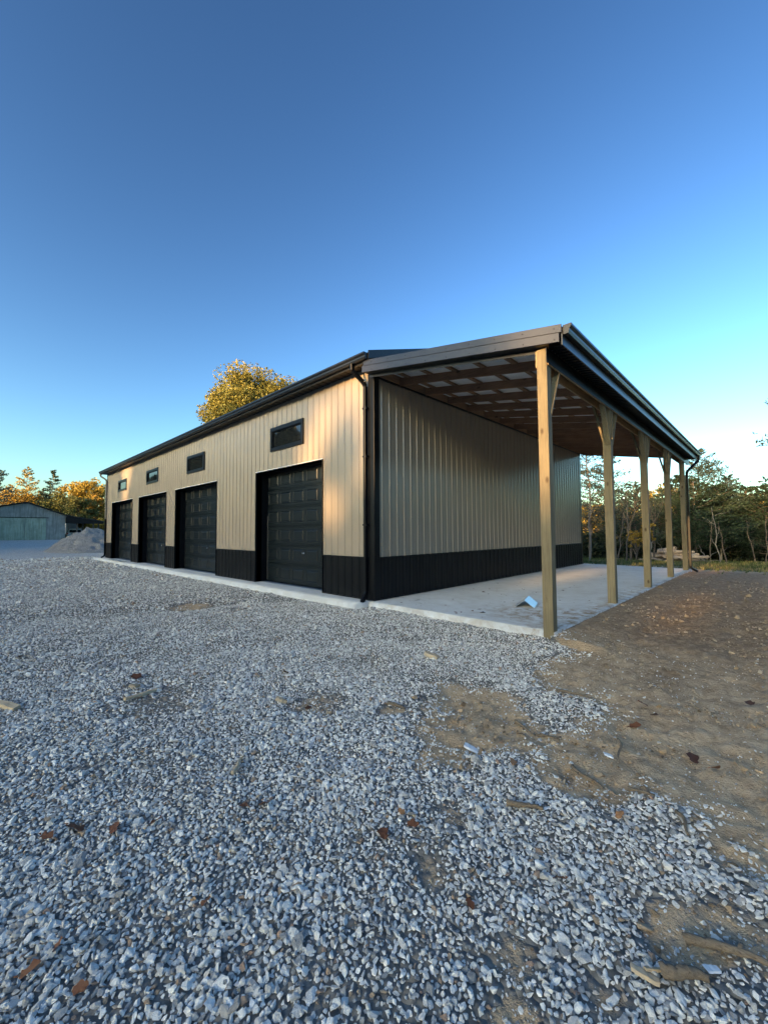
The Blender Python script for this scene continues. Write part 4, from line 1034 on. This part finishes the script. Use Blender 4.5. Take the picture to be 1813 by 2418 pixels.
def gravel():
    rng = np.random.default_rng(77); X = []; Y = []; Sz = []
    for (d0, d1, s, k) in ((0, 3.0, .0178, .92), (3.0, 5.5, .0205, .95), (5.5, 9.0, .0275, 1.05), (9.0, 14, .046, 1.4), (14, 20, .085, 1.9), (20, 32, .15, 3.0)):
        x, y = jitter_grid(-28, 9.5, -22, .2, s, rng); dd = np.hypot(x-CAM[0], y-CAM[1])
        k_ = (dd >= d0) & (dd < d1) & in_view(x, y, 1.1) & ~on_concrete(x, y); x = x[k_]; y = y[k_]
        X.append(x); Y.append(y); Sz.append(np.full(len(x), k))
    x = np.concatenate(X); y = np.concatenate(Y); k = np.concatenate(Sz)
    d = dirtness(x, y, -.22, .42, .34); keep = rng.uniform(0, 1, len(x)) > np.clip(d**.75*1.06-.03, 0, .985); x, y, k, d = x[keep], y[keep], k[keep], d[keep]
    n = len(x); patch = fbm(x, y, 2.5, 3, 19)
    size = np.exp(rng.normal(size=n)*.30)*.0275*k*(1+.35*patch); big = rng.uniform(0, 1, n) < .02; size = np.where(big, size*1.5, size); size = np.where(d > .3, size*rng.uniform(.4, .95, n), size)
    z = height(x, y)+size*rng.uniform(.0, .24, n)*(1-.6*(d > .4))
    rot = np.column_stack([rng.normal(size=n)*.38, rng.normal(size=n)*.38, rng.uniform(0, 6.283, n)])
    scl = size[:, None]*rng.uniform(.75, 1.3, (n, 3))
    scatter('gravel', np.column_stack([x, y, z]), rot, scl, rng.integers(0, NP, n), gcol, 'loose grey crushed stone covering the yard in front of the barn', 'gravel')
    # chips and fines pressed into the soil where the stone thins out
    xs, ys_ = jitter_grid(1.5, 8, -6, .3, .016, rng); q = in_view(xs, ys_, 1.0) & ~on_concrete(xs, ys_) & (np.hypot(xs-CAM[0], ys_-CAM[1]) < 6); xs, ys_ = xs[q], ys_[q]
    dd = dirtness(xs, ys_); q = rng.uniform(0, 1, len(xs)) < .02+.5*np.exp(-((dd-.55)/.28)**2)*(.6+1.4*fbm(xs, ys_, 4, 3, 66)); xs, ys_ = xs[q], ys_[q]; m = len(xs)
    sz = np.exp(rng.normal(size=m)*.4)*.0095
    scatter('gravel_fines', np.column_stack([xs, ys_, height(xs, ys_)+sz*.1]), np.column_stack([rng.normal(size=m)*.5, rng.normal(size=m)*.5, rng.uniform(0, 6.28, m)]), sz[:, None]*rng.uniform(.7, 1.4, (m, 3)), rng.integers(0, NP, m), gcol, 'small stone chips pressed into the soil where the gravel thins out', 'gravel')
    print('gravel stones', n, m)
gravel()
def clods():
    rng = np.random.default_rng(78); X = []; Y = []; K = []
    for (d0, d1, s, k) in ((0, 5, .030, 1), (5, 9, .055, 1.25), (9, 16, .11, 1.6)):
        x, y = jitter_grid(2.5, 14, -6, 13, s, rng); dd = np.hypot(x-CAM[0], y-CAM[1]); q = (dd >= d0) & (dd < d1) & in_view(x, y, 1.2) & ~on_concrete(x, y); X.append(x[q]); Y.append(y[q]); K.append(np.full(q.sum(), k))
    x, y, k = map(np.concatenate, (X, Y, K)); d = dirtness(x, y); cl = fbm(x, y, 2.0, 3, 70)+.25*fbm(x, y, 9, 2, 71)
    q = rng.uniform(0, 1, len(x)) < np.clip(d*(.50+1.6*cl), 0, .9); x, y, k = x[q], y[q], k[q]; n = len(x)
    size = np.exp(rng.normal(size=n)*.55)*.0175*k; z = height(x, y)+size*rng.uniform(-.25, .12, n)
    scatter('soil_clods', np.column_stack([x, y, z]), np.column_stack([rng.normal(size=n)*.5, rng.normal(size=n)*.5, rng.uniform(0, 6.28, n)]), size[:, None]*rng.uniform(.7, 1.4, (n, 3)), rng.integers(0, 12, n), ccol, 'crumbled brown soil clods over the churned dirt', 'soil clods')
    print('clods', n)
clods()

# ------------------------------------------------------------------ things lying about
def gz(x, y): return float(height(np.array([x]), np.array([y]))[0])
def stick(pxa, pxb, r, label, seed, mat='stick', forks=1, cat='stick', lift=.012):
    rng = np.random.default_rng(seed); a = ground_hit(*pxa); b = ground_hit(*pxb); o = np.array([a[0], a[1], gz(a[0], a[1])+lift+r]); e = np.array([b[0], b[1], gz(b[0], b[1])+lift+r*.8])-o; L = np.linalg.norm(e)
    mb = MB(); n = 16; side = unit(np.cross(e, [0, 0, 1])); pts = []; rs = []
    j1, j2 = rng.normal()*.05*L, rng.normal()*.03*L
    for i in range(n+1):
        t = i/n; pts.append(e*t+side*(j1*math.sin(math.pi*t)+j2*math.sin(2*math.pi*t))+np.array([0, 0, 1])*(rng.normal()*.1*r+.3*r*math.sin(math.pi*t))); rs.append(r*(1-.45*t)*rng.uniform(.92, 1.07))
    mb.tube(pts, rs, 9); mb.v = [tuple(np.array(p)+rng.normal(size=3)*r*.05) for p in mb.v]
    for f in range(forks):
        i = rng.integers(2, n-1); q = pts[i]+(unit(e)*.6+side*rng.choice([-1, 1])*.8+np.array([0, 0, .12]))*L*rng.uniform(.12, .25); mb.tube([pts[i], (pts[i]+q)/2+rng.normal(size=3)*.004, q], [r*.5, r*.38, r*.2], 6)
    tag(mb.build('stick', M[mat], None, True, loc=tuple(map(float, o))), label, cat, 'sticks lying on the ground')
stick((1197, 1912), (1282, 1926), .016, 'peeling brown stick lying on gravel below the bare dirt patch', 1)
stick((1216, 1712), (1263, 1739), .012, 'thin pale stick pointing down-right in the dirt beside the gravel tongue', 2)
stick((1266, 1738), (1324, 1741), .010, 'short level stick at the tip of the gravel tongue', 3, forks=0)
stick((1313, 1632), (1396, 1652), .014, 'dark twig along the edge of gravel and dirt near the corner post', 4)
stick((1459, 1756), (1461, 1799), .010, 'small upright-lying twig next to the white square scrap', 5, forks=0)
stick((1351, 1814), (1424, 1864), .012, 'long pale root slanting across the dirt', 6)
stick((1483, 1863), (1546, 1892), .011, 'slim pale twig where dirt meets gravel at the right', 7)
stick((1596, 1929), (1625, 1985), .010, 'forked twig at the right with a dead leaf beside it', 8)
stick((1615, 2221), (1830, 2296), .016, 'long curved branch lying at the lower right edge', 9)
stick((914, 1668), (956, 1677), .016, 'short bleached stick in a brown hollow in the gravel', 10, forks=0)
stick((548, 1842), (574, 1800), .012, 'pale splinter of wood lying in the gravel', 11, 'chip', 0)
stick((1560, 2320), (1672, 2334), .022, 'broken thick stick near the lower right corner', 12, 'stick', 0)
def chip(px, L, W, a, label, seed, mat='chip', tilt=.2, cat='wood chip'):
    rng = np.random.default_rng(seed); p = ground_hit(*px); mb = MB(); n = 5; h = W*(.35 if mat == 'chip' else .16)
    V = []
    for i in range(n+1):
        t = i/n-.5; wd = W*(1-.5*abs(t))*rng.uniform(.8, 1.1)
        V += [(t*L, -wd/2, 0), (t*L, wd/2, rng.normal()*.1*h), (t*L, wd/2*.8, h*rng.uniform(.6, 1)), (t*L, -wd/2*.8, h*rng.uniform(.7, 1.1))]
    F_ = []
    for i in range(n):
        for k in range(4): F_.append((i*4+k, i*4+(k+1) % 4, i*4+4+(k+1) % 4, i*4+4+k))
    F_ += [(3, 2, 1, 0), (n*4, n*4+1, n*4+2, n*4+3)]
    mb.add(V, F_); o = mb.build('wood_chip' if cat == 'wood chip' else cat.replace(' ', '_'), M[mat], None, loc=(float(p[0]), float(p[1]), gz(p[0], p[1])+.018)); o.rotation_euler = (rng.normal()*.1, tilt, a); tag(o, label, cat)
chip((1545, 2308), .07, .022, .9, 'yellow splintered wood chunk at the end of the broken stick', 1)
chip((1522, 2320), .08, .035, .3, 'tan broken wood block beside the yellow splinter', 2)
chip((338, 1640), .34, .06, 1.9, 'pale wood offcut on gravel in the left of the yard', 3, tilt=.08)
chip((318, 1624), .20, .07, 2.6, 'small flat wood shaving beside the pale offcut', 4, tilt=.3)
chip((10, 1668), .30, .09, .5, 'pinkish wood scrap at the left edge of the yard', 5, tilt=.1)
chip((1112, 1762), .10, .07, .4, 'white crumpled scrap in the middle of the bare dirt patch', 6, 'paper', .35, 'paper scrap')
chip((1436, 1786), .055, .05, .5, 'small white square scrap on the dirt beside a twig', 7, 'paper', .3, 'paper scrap')
chip((1018, 1556), .16, .12, .3, 'cream flat piece of rock lying on the gravel below the slab', 8, 'chip', .25, 'rock')
chip((1681, 2297), .05, .035, .9, 'white quartz pebble near the lower right corner', 9, 'paper', .2, 'pebble')
chip((663, 1660), .10, .07, .9, 'tan stone standing out in the gravel at mid yard', 10, 'chip', .4, 'rock')
def leaf(px, L, a, tint, label, seed):
    rng = np.random.default_rng(seed); p = ground_hit(*px); n = 16; V = [(0, 0, .004)]; 
    for i in range(n):
        th = 2*math.pi*i/n; lob = 1+.28*math.cos(th*5+.5)*(abs(math.cos(th)) < .97); x = math.cos(th)*L*.5; y = math.sin(th)*L*.30*lob; V.append((x, y, .25*y*y/L*8*.5+.12*abs(x)**1.3+rng.normal()*.002))
    V.append((-.75*L, rng.normal()*.01, .004)); V.append((-.5*L, .004, .01))
    F_ = [(0, 1+i, 1+(i+1) % n) for i in range(n)]+[(9, n+1, n+2)]
    me = npmesh('fallen_leaf', np.array(V), np.array(F_), M['deadleaf'], dict(tint=np.clip(np.full(len(V), tint)+rng.normal(size=len(V))*.07, 0, 1)), False)
    o = put('fallen_leaf', me, loc=(float(p[0]), float(p[1]), gz(p[0], p[1])+.022)); o.rotation_euler = (rng.normal()*.35, rng.normal()*.35, a); tag(o, label, 'leaf', 'fallen leaves')
for i, (px, L, tint, lab) in enumerate([
    ((1211, 1811), .085, .95, 'bright orange leaf on the gravel lobe below the bare dirt'), ((1690, 1813), .09, .8, 'orange leaf alone on the dirt at the right'),
    ((1463, 1936), .06, .9, 'small orange leaf on gravel near the forked twig'), ((948, 1937), .05, 1.0, 'tan yellow leaf on gravel left of the peeling stick'),
    ((975, 1968), .075, .45, 'red-brown leaf below the tan yellow leaf'), ((1152, 2045), .06, .15, 'dark red leaf in the middle of the lower gravel'),
    ((626, 1913), .085, .7, 'curled orange leaf on the gravel left of centre'), ((575, 1922), .075, .3, 'brown leaf beside the curled orange leaf'),
    ((368, 1955), .085, .55, 'red-orange curled leaf in the left gravel'), ((270, 1968), .085, .5, 'russet leaf among a row of brown leaves at left'),
    ((175, 1965), .12, .35, 'large dead brown leaf at left among the stones'), ((110, 1985), .08, .5, 'rust-coloured leaf far left in the gravel'),
    ((905, 1990), .09, .25, 'dark red-brown leaf at the centre of the gravel'), ((485, 2153), .055, .6, 'orange fleck of leaf in the lower left gravel'),
    ((135, 2262), .07, .5, 'russet leaf curled on edge near the lower left'), ((70, 2320), .07, .6, 'red-orange leaf in the lower left corner'),
    ((190, 2365), .06, .4, 'brown leaf at the bottom left'), ((1110, 2160), .05, .3, 'dull red leaf low in the middle gravel'),
    ((1320, 2088), .06, .55, 'orange-brown leaf standing on edge right of centre'), ((1545, 1690), .10, .1, 'dark dead leaf in the dirt right of the corner post'),
    ((1520, 1665), .09, .45, 'reddish leaf in the dirt behind the dark dead leaf'), ((1500, 1712), .10, .35, 'brown leaf on dirt in front of the reddish leaf'),
    ((675, 1592), .10, .1, 'dark leaf on the gravel in the middle of the yard'), ((728, 1672), .08, .1, 'maroon leaf near the tan stone'),
    ((52, 1554), .16, .02, 'dark leaf on the far left gravel'), ((322, 1603), .13, .02, 'dark leaf behind the pale wood offcut'),
    ((1635, 1787), .12, .05, 'dark curled leaf in the right dirt'), ((1770, 1660), .12, .1, 'dark curled leaf far right in the dirt')]):
    leaf(px, L*.85, random.uniform(0, 6.28), tint, lab, 200+i)
def flashing():
    a = CAM+ray(1247, 1423)*1; a = np.array([2.44, 1.55, 0]); d = unit(np.array([-.30, .95, 0])); s = np.array([d[1], -d[0], 0]); mb = MB(); L, w_, h = .58, .16, .13
    top0 = np.array([0, 0, h]); V = []
    for t in (-.5, .5):
        o = d*L*t; V += [o-s*w_, o-s*(w_+.03)+np.array([0, 0, .004]), o+np.array([0, 0, h]), o+s*w_, o+s*(w_+.03)+np.array([0, 0, .004])]
    F_ = [(0, 2, 7, 5), (2, 3, 8, 7), (1, 0, 5, 6), (3, 4, 9, 8)]
    o = mb.add(V, F_).build('metal_flashing', M['galv'], None, loc=(float(a[0]), float(a[1]), .004)); m = o.modifiers.new('sheet', 'SOLIDIFY'); m.thickness = .003
    tag(o, 'bent silver piece of metal flashing on the slab behind the corner post', 'metal scrap')
flashing()
def litter():
    rng = np.random.default_rng(4); n = 150; x = rng.uniform(.3, 3.55, n); y = np.abs(rng.normal(size=n))*3.6; c = np.column_stack([x, y, np.full(n, .006)]); d = unit(np.column_stack([rng.normal(size=(n, 2)), np.zeros(n)])); e = np.column_stack([-d[:, 1], d[:, 0], rng.normal(size=n)*.4]); s = np.exp(rng.normal(size=(n, 1))*.5)*.022
    v, q = quads_from(c, d*s, e*s*.4); v[:, 2] = np.maximum(v[:, 2], .004)
    tag(put('leaf_litter', npmesh('leaf_litter', v, q, M['deadleaf'], dict(tint=np.repeat(rng.uniform(-.1, .35, n).clip(0, 1), 4)))), 'crumbs of dead leaf and bark strewn over the slab', 'leaf litter', kind='stuff')
litter()
def plastic():
    g = np.linspace(0, 1, 22); X, Y = np.meshgrid(g*2.6, g*.34, indexing='ij'); Z = .02+.06*np.abs(fbm(X, Y*2, 4, 3, 6))+.02*np.abs(fbm(X, Y, 14, 2, 8)); J = np.arange(22*22).reshape(22, 22); Q = np.stack([J[:-1, :-1], J[1:, :-1], J[1:, 1:], J[:-1, 1:]], -1).reshape(-1, 4)
    tag(put('plastic_sheet', npmesh('plastic_sheet', np.stack([X, Y, Z], -1).reshape(-1, 3), Q, M['poly'], None, True), loc=(-19.2, -.50, -.01)), 'crumpled clear plastic sheet on the apron before the farthest door', 'plastic sheet')
plastic()
